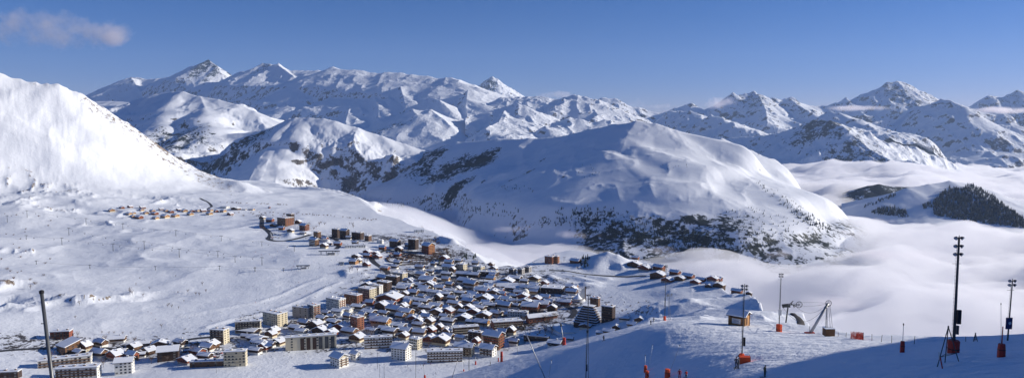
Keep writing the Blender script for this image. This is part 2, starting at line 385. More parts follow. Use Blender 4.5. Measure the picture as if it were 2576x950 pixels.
hills('snow_plateau', M1c, (120, 420, 120, 7600, 9200, 90), m_hill, 10, 60, 500, 35, 60, 500)
# glacier massif
M3 = [L(0,[(160,262),(205,243),(250,230),(285,215),(310,200),(330,193),(345,194),(370,199),(400,197),(440,190),(480,167),(505,160),(524,149),(535,158),(545,166),(556,184),(566,199)],(19000,16600),.55,.8),
      L(0,[(524,151),(545,175),(566,205),(590,240)],(17600,15800),.8,.6),
      L(0,[(700,163),(735,188),(765,225)],(15600,14300),.75,.5),
      L(0,[(330,194),(350,225),(365,260)],(17800,16500),.6,.35),
      L(0,[(560,205),(600,181),(640,173),(660,159),(680,162),(700,161),(735,183),(760,178)],(16500,15500),.55,.6),
      L(9,[(-60,185),(50,160),(150,165),(240,158),(340,160),(380,128),(410,150),(560,152),(640,160),(740,185),(860,178),(960,182),(1060,195),(1200,212),(1260,230),(1400,218),(1440,235),(1500,270),(1620,305),(1700,350),(1800,385)],(15800,11800),.42,.36),
      L(9,[(330,265),(240,285),(95,250),(70,335),(30,370)],(14800,13500),.5,.45),
      L(9,[(420,440),(460,380),(500,340),(700,305),(870,300),(1010,262),(1060,290),(1120,300),(1230,300),(1330,270)],(13600,12600),.45,.4),
      L(9,[(880,306),(855,390),(835,480),(800,540),(780,590)],(12700,11200),.8,.24),
      L(9,[(960,290),(985,370),(1000,440),(1010,520)],(12600,11300),.8,.28),
      L(9,[(560,350),(545,430),(510,520),(488,600)],(13300,11300),.8,.22),
      L(9,[(700,300),(740,400),(770,470),(770,560)],(13000,11300),.75,.25),
      L(9,[(1545,320),(1532,400),(1525,480),(1540,560)],(11700,10300),.8,.24),
      L(9,[(1230,300),(1215,385),(1165,440),(1160,500)],(12500,11000),.6,.4),
      L(9,[(1215,385),(1300,420),(1380,490),(1440,572)],(11200,10300),.6,.45),
      L(9,[(1000,560),(1065,488),(1120,570),(1180,640),(1245,760),(1225,830)],(10300,8600),.65,.32),
      L(9,[(1065,488),(1230,500),(1320,570),(1400,640),(1480,770)],(10200,8900),.4,.6),
      L(0,[(560,232),(640,210),(700,186)],(15800,15500),.5,.55),
      L(0,[(430,250),(480,235),(524,205),(524,152)],(16600,17400),.5,.6),
      L(0,[(640,275),(700,245),(760,215),(800,200)],(13500,14800),.5,.5)]
sp3 = [(950,340,9500,500,300,0,.5),(800,270,12500,500,300,0,.35),(522,178,17300,330,1100,0,.68),(545,185,16900,200,900,0,.6),(670,172,15900,330,700,0,.5),(330,205,17600,250,700,0,.42)]
hills('glacier_massif', M3, (120, 1330, 900, 8000, 19000, 420), m_far, 35, 300, 1500, 51, 170, 1700, (.92, .70), .16, 900, sp3, damp=1500, jag=24, rockamt=.5)
M3p = [L(9,[(1560,330),(1620,298),(1680,270),(1720,235),(1760,205),(1790,222),(1810,245),(1850,290),(1920,340),(2050,400)],(18500,18500),.75,.7),
       L(9,[(1760,206),(1775,290),(1790,370)],(18500,17700),.9,.6)]
hills('pointed_peak', M3p, (1150, 1340, 200, 16800, 20000, 110), m_far, 20, 200, 900, 53, 200, 1000, (.9, .65), .3, damp=700, jag=40, spots=[(1225,225,18000,330,1000,0,.6)])
M3c = [L(10,[(0,350),(60,300),(230,235),(400,232),(560,218),(640,238),(770,245),(860,225),(920,211),(1010,230),(1050,245),(1150,265),(1210,300),(1300,380),(1420,455),(1500,520)],(11200,10200),.4,.42),
       L(10,[(1015,235),(1060,300),(1100,350),(1145,400),(1080,430)],(10600,9500),.7,.35),
       L(10,[(260,350),(290,308),(370,288),(440,300),(500,330),(530,380)],(9900,9600),.6,.5),
       L(10,[(290,308),(240,390),(205,470),(80,520)],(9900,8500),.6,.28),
       L(10,[(370,290),(470,400),(560,500),(600,560)],(9850,8700),.3,.6),
       L(10,[(540,440),(650,440),(780,460),(870,425),(960,430)],(9600,9300),.4,.4),
       L(10,[(560,560),(640,510),(730,596)],(8800,8500),.6,.35),
       L(10,[(640,512),(850,515),(1060,520),(1200,430),(1430,455)],(8900,9400),.4,.4)]
hills('dome_range', M3c, (1170, 1640, 420, 8000, 12000, 300), m_far, 22, 200, 1000, 57, 110, 1100, (.92, .72), .16, 700, damp=800, jag=30)
# right-hand range
M4a = [L(10,[(1180,240),(1300,245),(1340,270),(1390,300),(1470,320),(1520,325),(1600,360),(1750,380),(1880,330),(1960,300),(2020,295),(2070,330),(2160,380)],(15000,14500),.66,.62),
       L(10,[(1800,370),(1830,360),(1960,370),(2000,365),(1980,430),(1960,480)],(13500,12500),.6,.35),
       L(11,[(-40,290),(60,240),(180,165),(205,175),(245,168),(285,157),(322,190),(350,200),(375,185),(420,192),(460,181),(500,205),(560,222),(620,228),(680,206),(710,186),(732,196),(790,170),(840,150),(880,142),(910,116),(955,107),(1010,124),(1035,150),(1060,190),(1100,216),(1160,260)],(14500,15500),.72,.62),
       L(11,[(300,165),(340,240),(345,300)],(14400,12800),.6,.45),
       L(11,[(450,185),(520,240),(560,260)],(14400,13300),.6,.5),
       L(11,[(985,115),(1020,190),(1060,235),(980,290),(850,300)],(15300,13200),.6,.5),
       L(11,[(1280,230),(1330,212),(1380,176),(1450,181),(1520,149),(1560,152),(1650,150)],(16500,16500),.66,.6),
       L(11,[(0,330),(55,290),(80,270),(110,275),(200,310),(250,335),(285,375)],(12300,11500),.6,.35),
       L(11,[(560,300),(600,280),(640,256),(690,262),(705,300)],(11500,10800),.6,.3)]
hills('far_right_range', M4a, (1480, 2700, 900, 9800, 18000, 320), m_far, 28, 280, 1300, 61, 200, 1500, (.93, .72), .2, 1100, damp=1000, jag=48, spots=[(2250,225,15000,480,1100,0,.52),(1890,245,14300,420,900,0,.5),(2000,262,14300,400,700,0,.42),(2540,240,16300,500,900,0,.45)])
M4b = [L(11,[(900,290),(1020,250),(1095,222),(1130,205),(1162,192),(1200,200),(1245,213),(1330,290),(1420,365),(1490,405),(1560,450),(1640,500)],(12500,10500),.7,.62),
       L(11,[(1162,193),(1180,300),(1220,360),(1280,460),(1325,515)],(12200,9800),.42,.3),
       L(11,[(1020,250),(900,330),(760,400),(700,470)],(12400,10800),.5,.4)]
hills('pyramid_mountain', M4b, (2050, 2700, 480, 8800, 13500, 260), m_far, 22, 240, 1100, 63, 150, 1300, (.92, .72), .18, 1000, damp=900, jag=36)
M4c = [L(11,[(60,420),(130,378),(200,372),(300,368),(400,350),(480,322),(540,300),(600,292),(640,294),(700,322),(745,365),(790,400),(840,430),(890,458),(960,490),(1040,525),(1100,560)],(9800,7300),.72,.6),
       L(11,[(640,296),(760,420),(860,480),(960,525)],(8600,7200),.5,.3)]
sp4 = [(2060,330,8600,500,400,.2,.62),(2130,380,8000,500,400,.2,.55),(2200,410,7600,350,250,.2,.55)]
hills('valley_wall', M4c, (1740, 2420, 460, 6600, 10500, 240), m_far, 16, 150, 800, 67, 120, 700, (.92, .72), .3, damp=500, jag=18, spots=sp4, rockamt=.4)
M7 = [L(11,[(770,725),(820,700),(900,652),(1000,612),(1100,594),(1200,578),(1300,590),(1400,640),(1500,720),(1560,755),(1650,800)],(3500,3750),.42,.35),
      L(11,[(1200,580),(1150,650),(1080,700)],(3720,3400),.3,.3)]
XF, YF, ZF = hills('forest_hill', M7, (2120, 2700, 380, 3050, 4300, 160), m_hill, 12, 40, 300, 71, 10, 300, (.9, .7), .3, damp=200)
M8 = [L(11,[(780,620),(820,600),(870,592),(920,602),(1030,606),(1090,612)],(4600,4600),.4,.4)]
hills('small_hill', M8, (2120, 2400, 150, 4200, 5100, 70), m_hill, 8, 30, 200, 73, 12, 200, veg0=lambda X, Y, Z, nz: X*0+.7)
# ------------------------------------------------------------------ sea of fog (a real cloud layer that fills the valley)
def fog_top(x, y):
    u = x*.80+y*.6; v = -x*.6+y*.80
    z = -108+fbm(u*.42, v, 430, 5, 90, .45)*115*sst(1400, 2600, y+x*.4)+(ridged(u*.4, v, 300, 4, 95)-.4)*46+fbm(x, y, 80, 3, 97)*8
    for px, py, D, r, h in ((945,520,2700,330,62),(1020,545,2500,300,40),(1750,600,2250,260,14),(1950,430,7500,900,60),(2300,450,6500,900,60),(2150,480,5000,500,25),(1250,560,2500,300,10),(1180,650,1700,200,35),(1050,585,1950,220,52),(1960,660,2200,260,38),(2120,600,2600,260,26),(1800,640,2300,220,18),(1130,625,1750,200,48),(980,550,2250,260,50)):
        c = P(px, py, D); z = z+h*np.exp(-((x-c[0])**2+(y-c[1])**2)/(r*r))
    return z
def air_mat(name, dens, col, an, rough=0):
    m = bpy.data.materials.new(name); m.use_nodes = True; nt = m.node_tree
    nt.nodes.remove(nt.nodes['Principled BSDF'])
    v = nd(nt, 'ShaderNodeVolumePrincipled', Density=dens, Anisotropy=an); v.inputs['Color'].default_value = col
    nt.links.new(v.outputs[0], nt.nodes['Material Output'].inputs['Volume']); return m
def closed_layer(name, X, Y, Zt, zb, mat):
    ny, nx = X.shape; me = bpy.data.meshes.new(name)
    top = np.stack([X, Y, Zt], -1).reshape(-1, 3); bot = np.stack([X, Y, X*0+zb], -1).reshape(-1, 3)
    n = nx*ny; i = (np.arange(ny-1)[:, None]*nx+np.arange(nx-1)[None, :]).ravel()
    f = [np.stack([i, i+1, i+nx+1, i+nx], -1), np.stack([i, i+nx, i+nx+1, i+1], -1)+n]
    for e, flip in ((np.arange(nx), 0), (np.arange(nx)+(ny-1)*nx, 1), (np.arange(ny)*nx, 1), (np.arange(ny)*nx+nx-1, 0)):
        q = np.stack([e[:-1], e[:-1]+n, e[1:]+n, e[1:]], -1)
        f.append(q[:, ::-1] if flip else q)
    f = np.concatenate(f)
    me.vertices.add(2*n); me.vertices.foreach_set('co', np.concatenate([top, bot]).astype(np.float32).ravel())
    me.loops.add(len(f)*4); me.polygons.add(len(f)); me.loops.foreach_set('vertex_index', f.ravel().astype(np.int32))
    me.polygons.foreach_set('loop_start', np.arange(0, len(f)*4, 4, dtype=np.int32)); me.polygons.foreach_set('use_smooth', np.ones(len(f), bool))
    me.update(calc_edges=True); me.materials.append(mat)
    o = bpy.data.objects.new(name, me); C.objects.link(o); o['kind'] = 'stuff'; return o
X, Y = polar(650, 2900, 420, 1100, 11500, 300)
zt = fog_top(X, Y)
closed_layer('valley_fog', X, Y, zt, -394, air_mat('fog', .012, (.93, .935, .965, 1), .35))
# the dense body of the cloud layer, where nothing can be seen through any more
m_cloud, nt, p = nmat('dense cloud')
p.inputs['Base Color'].default_value = (.70, .72, .81, 1); p.inputs['Roughness'].default_value = 1; p.inputs['Specular IOR Level'].default_value = 0
cl = grid_mesh('cloud_sea', X, Y, zt-80, m_cloud, kind='stuff')
# haze
bx = bpy.data.meshes.new('haze'); bm = bmesh.new()
bmesh.ops.create_cube(bm, size=1, matrix=Matrix.Translation((3000, 9500, 1175)) @ Matrix.Diagonal((44000, 23000, 3142+0, 1)))
bm.to_mesh(bx); bm.free()
ho = bpy.data.objects.new('haze', bx); C.objects.link(ho); ho['kind'] = 'stuff'
HAZE = 1.5e-5
bx.materials.append(air_mat('haze air', HAZE, (.52, .70, 1, 1), .1))
sc.cycles.volume_bounces = 8
sc.cycles.max_bounces = 12; sc.cycles.transparent_max_bounces = 16; sc.cycles.diffuse_bounces = 3
# ------------------------------------------------------------------ mesh kit
class MB:
    def __init__(s): s.v = []; s.f = []; s.m = []
    def add(s, vs, fs, m=0):
        o = len(s.v); s.v += [tuple(v) for v in vs]; s.f += [tuple(i+o for i in f) for f in fs]; s.m += [m]*len(fs); return s
    def box(s, x0, x1, y0, y1, z0, z1, m=0):
        return s.add([(x0,y0,z0),(x1,y0,z0),(x1,y1,z0),(x0,y1,z0),(x0,y0,z1),(x1,y0,z1),(x1,y1,z1),(x0,y1,z1)],
                     [(0,3,2,1),(4,5,6,7),(0,1,5,4),(1,2,6,5),(2,3,7,6),(3,0,4,7)], m)
    def tube(s, a, b, r0, r1=None, n=8, m=0):
        r1 = r0 if r1 is None else r1
        a = Vector(a); b = Vector(b); d = (b-a).normalized(); u = d.orthogonal().normalized(); w = d.cross(u)
        vs = []
        for p, r in ((a, r0), (b, r1)):
            for i in range(n):
                t = 2*math.pi*i/n; vs.append(p+u*math.cos(t)*r+w*math.sin(t)*r)
        fs = [(i, (i+1) % n, n+(i+1) % n, n+i) for i in range(n)]+[tuple(range(n-1, -1, -1)), tuple(range(n, 2*n))]
        return s.add(vs, fs, m)
    def lathe(s, prof, c=(0,0,0), n=12, m=0, axis=None):
        M = Matrix.Translation(c)
        if axis is not None: M = M @ Vector(axis).to_track_quat('Z', 'Y').to_matrix().to_4x4()
        vs = []
        for r, z in prof:
            for i in range(n): t = 2*math.pi*i/n; vs.append(M @ Vector((r*math.cos(t), r*math.sin(t), z)))
        fs = []
        for k in range(len(prof)-1):
            for i in range(n): fs.append((k*n+i, k*n+(i+1) % n, (k+1)*n+(i+1) % n, (k+1)*n+i))
        fs += [tuple(range(n-1, -1, -1)), tuple(range((len(prof)-1)*n, len(prof)*n))]
        return s.add(vs, fs, m)
    def gable(s, x0, x1, y0, y1, z0, zr, m=0):
        """closed prism, ridge along x"""
        ym = (y0+y1)/2
        return s.add([(x0,y0,z0),(x1,y0,z0),(x1,y1,z0),(x0,y1,z0),(x0,ym,zr),(x1,ym,zr)],
                     [(0,3,2,1),(0,1,5,4),(2,3,4,5),(1,2,5),(3,0,4)], m)
    def slabroof(s, x0, x1, y0, y1, z0, zr, t, m=0):
        """two sloping slabs of thickness t meeting on a ridge along x"""
        ym = (y0+y1)/2
        v = []
        for x in (x0, x1): v += [(x,y0,z0),(x,ym,zr),(x,y1,z0),(x,y1,z0+t),(x,ym,zr+t),(x,y0,z0+t)]
        return s.add(v, [(0,1,4,5),(1,2,3,4),(11,10,7,6),(10,9,8,7),(0,6,7,1),(1,7,8,2),(2,8,9,3),(3,9,10,4),(4,10,11,5),(5,11,6,0)], m)
    def mesh(s, name, mats, smooth=False):
        me = bpy.data.meshes.new(name); me.from_pydata(s.v, [], s.f)
        for m in (mats if isinstance(mats, (list, tuple)) else [mats]): me.materials.append(m)
        if len(me.materials) > 1: me.polygons.foreach_set('material_index', s.m)
        if smooth: me.polygons.foreach_set('use_smooth', [True]*len(s.f))
        me.update(); return me
    def build(s, name, mats, parent=None, smooth=False): return link(name, s.mesh(name, mats, smooth), parent)
def link(name, me, parent=None):
    o = bpy.data.objects.new(name, me); C.objects.link(o)
    if parent: o.parent = parent
    return o
def thing(name, label, cat, loc=(0,0,0), rz=0, group=None):
    o = bpy.data.objects.new(name, None); C.objects.link(o); o.location = loc; o.rotation_euler = (0, 0, rz); o.empty_display_size = .5
    tag(o, label, cat, group); return o
def tag(o, label, cat, group=None):
    o['label'] = label; o['category'] = cat
    if group: o['group'] = group
    return o
KIDS = {}
def freeze(root):
    """remember a prototype's parts so that copies need no search"""
    def kids(o): return [(c, kids(c)) for c in bpy.data.objects if c.parent == o]
    KIDS[root.name] = kids(root); root['used'] = 0; return root
def place(root, loc, rz, label, scale=None, group=None, swap=None):
    """first call moves the prototype itself, later calls copy it with its parts"""
    if root['used'] == 0: o = root; tree = KIDS[root.name]; o['used'] = 1
    else:
        o = root.copy(); C.objects.link(o); KIDS_c = []
        def cp(lst, par):
            for c, sub in lst:
                d = c.copy(); C.objects.link(d); d.parent = par; KIDS_c.append(d); cp(sub, d)
        cp(KIDS[root.name], o)
    o.location = loc; o.rotation_euler = (0, 0, rz); o['label'] = label
    if group: o['group'] = group
    if scale is not None: o.scale = scale if hasattr(scale, '__len__') else (scale,)*3
    return o
ORD = ['nearest','second nearest','third nearest','fourth nearest','fifth nearest','sixth nearest','seventh nearest','eighth nearest','ninth nearest','tenth nearest','eleventh nearest','twelfth nearest','thirteenth nearest','fourteenth nearest','fifteenth nearest','sixteenth nearest']
NTH = ['first','second','third','fourth','fifth','sixth','seventh','eighth','ninth','tenth','eleventh','twelfth','thirteenth','fourteenth','fifteenth','sixteenth','seventeenth','eighteenth','nineteenth','twentieth','twenty-first','twenty-second','twenty-third','twenty-fourth','twenty-fifth','twenty-sixth','twenty-seventh','twenty-eighth','twenty-ninth','thirtieth','thirty-first','thirty-second','thirty-third','thirty-fourth','thirty-fifth','thirty-sixth','thirty-seventh','thirty-eighth','thirty-ninth','fortieth']
M = {}
M['snow'] = plain('settled snow', (.84,.87,.92), .65, .03, .8, bump=.05)
M['timber'] = plain('brown timber', (.16,.085,.045), .8, .35, 1.2)
M['dark_timber'] = plain('dark timber', (.06,.035,.025), .8, .35, 1.2)
M['gold_timber'] = plain('honey timber', (.42,.22,.09), .75, .3, 1.2)
M['red_timber'] = plain('red brown timber', (.26,.075,.04), .8, .3, 1.2)
M['cream'] = plain('cream render', (.62,.55,.40), .85, .08, .5)
M['white'] = plain('white render', (.74,.72,.66), .85, .07, .5)
M['grey'] = plain('grey concrete', (.34,.32,.30), .9, .15, .5)
M['brick'] = plain('red brown cladding', (.30,.12,.07), .85, .2, .8)
M['glass'] = plain('dark window glass', (.03,.035,.045), .15, .1, 1, spec=.6)
M['curtain'] = plain('curtained glass', (.22,.21,.19), .3, .3, 1.3)
M['roofdark'] = plain('dark roofing', (.05,.05,.055), .8, .2, 1)
M['asphalt'] = plain('wet asphalt', (.045,.045,.05), .75, .3, .3)
M['orange'] = plain('orange padding', (.80,.10,.03), .6, .12, 3)
M['red'] = plain('red padding', (.50,.05,.03), .6, .12, 3)
M['pole'] = plain('dark green grey paint', (.055,.06,.058), .5, .15, 3, spec=.5)
M['steel'] = plain('galvanised steel', (.42,.43,.44), .45, .1, 4, metal=.6)
M['black'] = plain('black plastic', (.02,.02,.022), .5, .1, 4)
M['lens'] = plain('lamp glass', (.35,.37,.40), .12, .05, 4, spec=.8)
M['skin'] = plain('skin', (.5,.3,.22), .6, .05, 4)
M['twig'] = plain('bare twigs', (.14,.09,.065), .9, .25, 3)
M['needle'] = plain('conifer needles', (.022,.038,.024), .9, .35, .6)
M['bark'] = plain('bark', (.09,.06,.045), .9, .2, 3)
M['green'] = plain('ice rink blue', (.10,.26,.38), .3, .1, .2)
# ------------------------------------------------------------------ roads
def ribbon(name, pts, wd, mat, dz=.22):
    """a strip draped on the ground along a polyline of points"""
    P3 = [Vector(p) for p in pts]; out = []
    for a, b in zip(P3[:-1], P3[1:]):
        n = max(1, int((b-a).length/7))
        for i in range(n): out.append(a.lerp(b, i/n))
    out.append(P3[-1])
    for _ in range(6): out = [out[0]]+[(out[i-1]+out[i]*2+out[i+1])/4 for i in range(1, len(out)-1)]+[out[-1]]
    mb = MB(); vs = []
    for i, p in enumerate(out):
        d = (out[min(i+1, len(out)-1)]-out[max(i-1, 0)]); d.z = 0; d.normalize(); n = Vector((-d.y, d.x, 0))
        for k in (-1, -.5, 0, .5, 1):
            q = p+n*wd/2*k; vs.append((q.x, q.y, max(gz(q.x, q.y), gz(p.x, p.y)-.6)+dz))
    fs = [(i*5+k, i*5+k+1, i*5+k+6, i*5+k+5) for i in range(len(out)-1) for k in range(4)]
    mb.add(vs, fs); o = mb.build(name, mat, smooth=True); o['kind'] = 'structure'; return o
roads = [(2, [(185,-10),(180,60),(215,78),(238,108),(208,130),(260,145),(340,140),(430,118),(470,105)], 11),
         (2, [(530,108),(590,120),(635,145),(640,170),(620,190)], 10),
         (7, [(1600,520),(1450,570),(1395,625),(1440,680),(1530,730),(1600,790),(1500,850)], 11),
         (7, [(1530,520),(1750,560),(1930,590),(2020,620),(2120,690),(2300,720)], 10),
         (2, [(1194,345),(1120,330),(1070,345),(1010,335),(940,325),(905,345),(850,372),(800,385),(760,420)], 9),
         (3, [(0,190),(100,235),(180,265),(260,290),(330,300)], 9),
         (3, [(60,470),(110,510),(165,545),(205,585),(240,630),(330,652),(440,655)], 11),
         (3, [(440,655),(620,640),(700,620),(790,575),(860,560),(960,545)], 9),
         (4, [(0,175),(120,180),(250,205),(400,215),(560,220),(700,215)], 9),
         (4, [(120,430),(200,470),(150,520)], 9),
         (8, [(1530,165),(1600,125),(1560,80),(1490,45),(1440,20)], 7),
         (1, [(0,815),(80,808),(180,800),(260,800)], 7), (1, [(400,795),(560,800),(700,830),(840,800),(900,760),(1050,745)], 8)]
for n, pts, wd in roads:
    ribbon('road', [G(*cc(n, *p)) for p in pts], wd, M['asphalt'])
# ------------------------------------------------------------------ chalets
def make_chalet(wall, upper, style):
    """a 20 x 12 m chalet: long side to -y; front corner points at the camera when turned clockwise"""
    t = thing('chalet', 'chalet', 'chalet'); a, b, h = 10, 6, 5.6
    rise = 2.6 if style != 2 else 1.6
    MB().box(-a, a, -b, b, -5, 2.8).build('wall', M[wall], t)
    up = MB().box(-a-.12, a+.12, -b-.12, b+.12, 2.8, h)
    if style == 1:      # ridge runs front to back, gable looks at the camera
        z = MB().gable(-b, b, -a, a, h, h+rise+.9)
        up.add([(y, x, q) for x, y, q in z.v], [tuple(reversed(f)) for f in z.f])
    else: up.gable(-a, a, -b, b, h, h+rise)
    up.build('upper_wall', M[upper], t)
    def rot(mb): mb.v = [(-y, x, z) for x, y, z in mb.v]; return mb
    if style == 1:
        r = rot(MB().slabroof(-b-1.6, b+1.6, -a-1.5, a+1.5, h-.45, h+rise+.95, .35)); s = rot(MB().slabroof(-b-1.45, b+1.45, -a-1.35, a+1.35, h-.05, h+rise+1.32, .75))
    else:
        r = MB().slabroof(-a-1.5, a+1.5, -b-1.6, b+1.6, h-.55, h+rise+.1, .35); s = MB().slabroof(-a-1.35, a+1.35, -b-1.45, b+1.45, h-.15, h+rise+.48, .7)
    rf = r.build('roof', M['dark_timber'], t); s.build('snow_cover', M['snow'], rf)
    ch = MB().box(2.8, 4, -.6, .7, h, h+rise+2.2).box(2.6, 4.2, -.8, .9, h+rise+2.2, h+rise+2.7, 1); ch.build('chimney', [M['grey'], M['snow']], rf)
    bl = MB().box(-a+.6, a-.6, -b-1.3, -b-.13, 2.7, 2.9).box(-a+.6, a-.6, -b-1.3, -b-1.2, 2.9, 3.8).box(a+.13, a+1.2, -b+.6, b-.6, 2.7, 2.9).box(a+1.1, a+1.2, -b+.6, b-.6, 2.9, 3.8)
    bl.build('balcony', M[upper], t)
    for x in (-6.5, -2.2, 2.2, 6.5): MB().box(x-.8, x+.8, -b-.2, -b-.1, 3.2, 4.8).build('window', M['glass'], t)
    for y in (-2.8, 2.8): MB().box(a+.1, a+.2, y-.8, y+.8, 3.2, 4.8).build('window', M['glass'], t)
    return freeze(t)
CH = [make_chalet('white','timber',0), make_chalet('cream','gold_timber',0), make_chalet('timber','red_timber',0), make_chalet('white','dark_timber',2), make_chalet('cream','timber',1), make_chalet('dark_timber','timber',1), make_chalet('grey','red_timber',1), make_chalet('white','white',2)]
CHN = ['white and brown','cream and honey timber','red brown timber','white and dark timber','cream and brown','dark brown timber','grey and red brown','plain white']
def spot(n, x, y, wpx, th, k):
    """centre and size of a building whose lowest front corner is at a pixel and which spans wpx pixels"""
    px, py = cc(n, x, y); g = G(px, py, 350); W = wpx*CR[n][2]*g.y/FPX
    c, s = abs(math.cos(th)), abs(math.sin(th)); a = W/(c+k*s); b = a*k
    ctr = Vector((g.x, g.y, 0))+Vector((g.x, g.y, 0)).normalized()*(a*s+b*c)/2
    ctr.z = min(g.z, gz(ctr.x, ctr.y)+.5); return ctr, a, b, (px, py)
marks = []
# ------------------------------------------------------------------ apartment blocks
def block(n, x, y, w, h, name, label, th=-28, k=.35, wall='cream', face='timber', roof='flat', bays=8, side=None, balc='front', mark=None, mat_side=None, snowroof=True):
    """x,y: pixel of lowest front corner; w,h: width of the whole building and height of its front in crop pixels"""
    th = R(th); ctr, a, b, pp = spot(n, x, y, w, th, k); H = h*CR[n][2]*ctr.y/FPX*1.0
    t = thing(name, label, 'building', ctr, th); A, B = a/2, b/2; ns = max(2, round(H/3.1)); fh = H/ns
    MB().box(-A, A, -B, B, -6, H).build('wall', M[wall], t)
    if roof == 'flat':
        rf = MB().box(-A-.5, A+.5, -B-.5, B+.5, H, H+.5).build('roof', M['grey'], t)
        MB().box(-A-.3, A+.3, -B-.3, B+.3, H+.5, H+1.1).build('snow_cover', M['snow'], rf)
        for i in range(max(2, int(a/9))):
            xx = -A+(i+.6)*a/max(2, int(a/9)); s = random.uniform(.7, 1.3)
            MB().box(xx-s, xx+s, -s, s, H+1.1, H+2.3).box(xx-s-.1, xx+s+.1, -s-.1, s+.1, H+2.3, H+2.7, 1).build('roof_vent', [M[face], M['snow']], rf)
    elif roof == 'gable':
        r = .28*b
        MB().gable(-A, A, -B, B, H, H+r).build('gable_wall', M[face], t)
        rf = MB().slabroof(-A-1.5, A+1.5, -B-1.8, B+1.8, H-.45, H+r+.1, .4).build('roof', M['dark_timber'], t)
        MB().slabroof(-A-1.3, A+1.3, -B-1.6, B+1.6, H-.03, H+r+.52, .7).build('snow_cover', M['snow'], rf)
        MB().box(A*.3, A*.3+1.6, -.8, .8, H, H+r+2).box(A*.3-.2, A*.3+1.8, -1, 1, H+r+2, H+r+2.5, 1).build('chimney', [M['grey'], M['snow']], rf)
    elif roof == 'shed':
        rf = MB().add([(-A-1,-B-1,H-.2),(A+1,-B-1,H-.2),(A+1,B+1,H+.3*b),(-A-1,B+1,H+.3*b),(-A-1,-B-1,H+.6),(A+1,-B-1,H+.6),(A+1,B+1,H+.3*b+.8),(-A-1,B+1,H+.3*b+.8)],
             [(0,3,2,1),(4,5,6,7),(0,1,5,4),(1,2,6,5),(2,3,7,6),(3,0,4,7)]).build('roof', M['snow'], t)
        MB().add([(-A,-B,H-.3),(A,-B,H-.3),(A,B,H-.3),(-A,B,H-.3),(A,B,H+.3*b-.4),(-A,B,H+.3*b-.4)], [(0,3,2,1),(0,1,4,5),(1,2,4),(3,0,5),(2,3,5,4)]).build('upper_wall', M[face], t)
    for i in range(ns):     # a balcony band on every floor, then windows, each a part
        z = i*fh
        if balc in ('front', 'both') and i > 0:
            MB().box(-A+.8, A-.8, -B-1.4, -B-.0, z-.12, z+.08).box(-A+.8, A-.8, -B-1.4, -B-1.3, z+.08, z+1.05, 0).build('balcony', M[face], t)
        if balc in ('side', 'both') and i > 0:
            MB().box(A, A+1.3, -B+.8, B-.8, z-.12, z+.08).box(A+1.2, A+1.3, -B+.8, B-.8, z+.08, z+1.05).build('balcony', M[side or face], t)
        if balc == 'bands': MB().box(-A+.3, A-.3, -B-.15, -B-.02, z+.2, z+fh*.45).build('cladding', M[face], t)
        nb = min(bays, max(2, int(60/ns)))
        for j in range(nb):
            if random.random() < .14: continue
            xx = -A+(j+.5)*a/nb; ww = min(a/nb*.26, 1.1)
            MB().box(xx-ww, xx+ww, -B-.07, -B+.05, z+fh*.3, z+fh*.82).build('window', M[random.choice(['glass','glass','curtain'])], t)
        nb = max(1, min(4, int(b/4.5)))
        for j in range(nb):
            yy = -B+(j+.5)*b/nb; ww = min(b/nb*.25, 1)
            MB().box(A-.05, A+.07, yy-ww, yy+ww, z+fh*.3, z+fh*.8).build('window', M['glass'], t)
    if mark: marks.append((pp[0], pp[1]-h*CR[n][2]/2, mark, (w*CR[n][2]/2, h*CR[n][2]/2)))
    return t, A, B, H
block(2,103,690,150,70,'apartment_block','cream apartment block with a dark brown top floor at the edge of the piste',12,.3,'cream','dark_timber',balc='front',bays=9,mark='the block with the dark top floor')
block(2,262,650,150,75,'apartment_block','cream stepped apartment block with lit balconies right of the dark topped block',-30,.6,'cream','timber',bays=7,balc='side',side='cream',mark='the cream stepped block')
block(2,420,600,120,62,'apartment_block','dark grey windowless long block beside the brown tower block',-20,.3,'grey','dark_timber',bays=3,balc='none')
block(2,490,600,80,76,'apartment_block','square grey brown block with sunlit brown end wall above the piste bend',-40,.8,'grey','brick',bays=5,balc='side',mark='the grey brown block')
block(2,620,552,122,62,'apartment_block','white apartment block with red brown balconies on its right end',-32,.5,'white','white',side='brick',bays=9,balc='both',mark='the white block with red balconies')
block(2,722,522,112,58,'apartment_block','red brown five storey apartment block below the cream one',-30,.45,'brick','timber',bays=8,balc='both',mark='the red brown five storey block')
block(2,805,490,112,62,'apartment_block','cream apartment block with brown striped left front beside the main street',-33,.6,'cream','timber',bays=8,mark='the cream block with striped front')
block(2,855,468,90,60,'apartment_block','pale apartment block with dark lower wing between two taller blocks',-30,.4,'white','dark_timber',bays=7)
block(2,905,445,92,58,'apartment_block','dark brown apartment block with snowy flat roof by the street bend',-30,.5,'dark_timber','timber',bays=8,mark='the dark brown block')
block(2,955,402,84,48,'apartment_block','dark low apartment block left of the pale roadside block',-25,.4,'dark_timber','timber',bays=7)
block(2,1000,382,88,46,'apartment_block','pale cream apartment block farthest up the street below the car park',-35,.55,'cream','cream',bays=7,mark='the uppermost pale block')
block(2,745,672,86,78,'apartment_block','tall narrow red brown tower block with sunlit right end among the chalets',-40,.7,'brick','timber',bays=5,balc='side',side='brick',mark='the red brown tower block')
t, A, B, H = block(2,475,795,300,82,'apartment_block','long cream slab block with tall dark vertical panels facing the piste',14,.16,'cream','cream',bays=4,balc='none',mark='the long cream slab block')
for j in range(6):
    x0 = -A*.42+j*A*.24; MB().box(x0, x0+A*.15, -B-.25, -B-.08, .8, H*.93).build('dark_panel', M['dark_timber' if j < 3 else 'glass'], t)
block(2,870,780,172,66,'apartment_block','cream and brown apartment block with blank white end wall behind the curved house',10,.25,'white','timber',bays=10,balc='bands',mark='the cream and brown block')
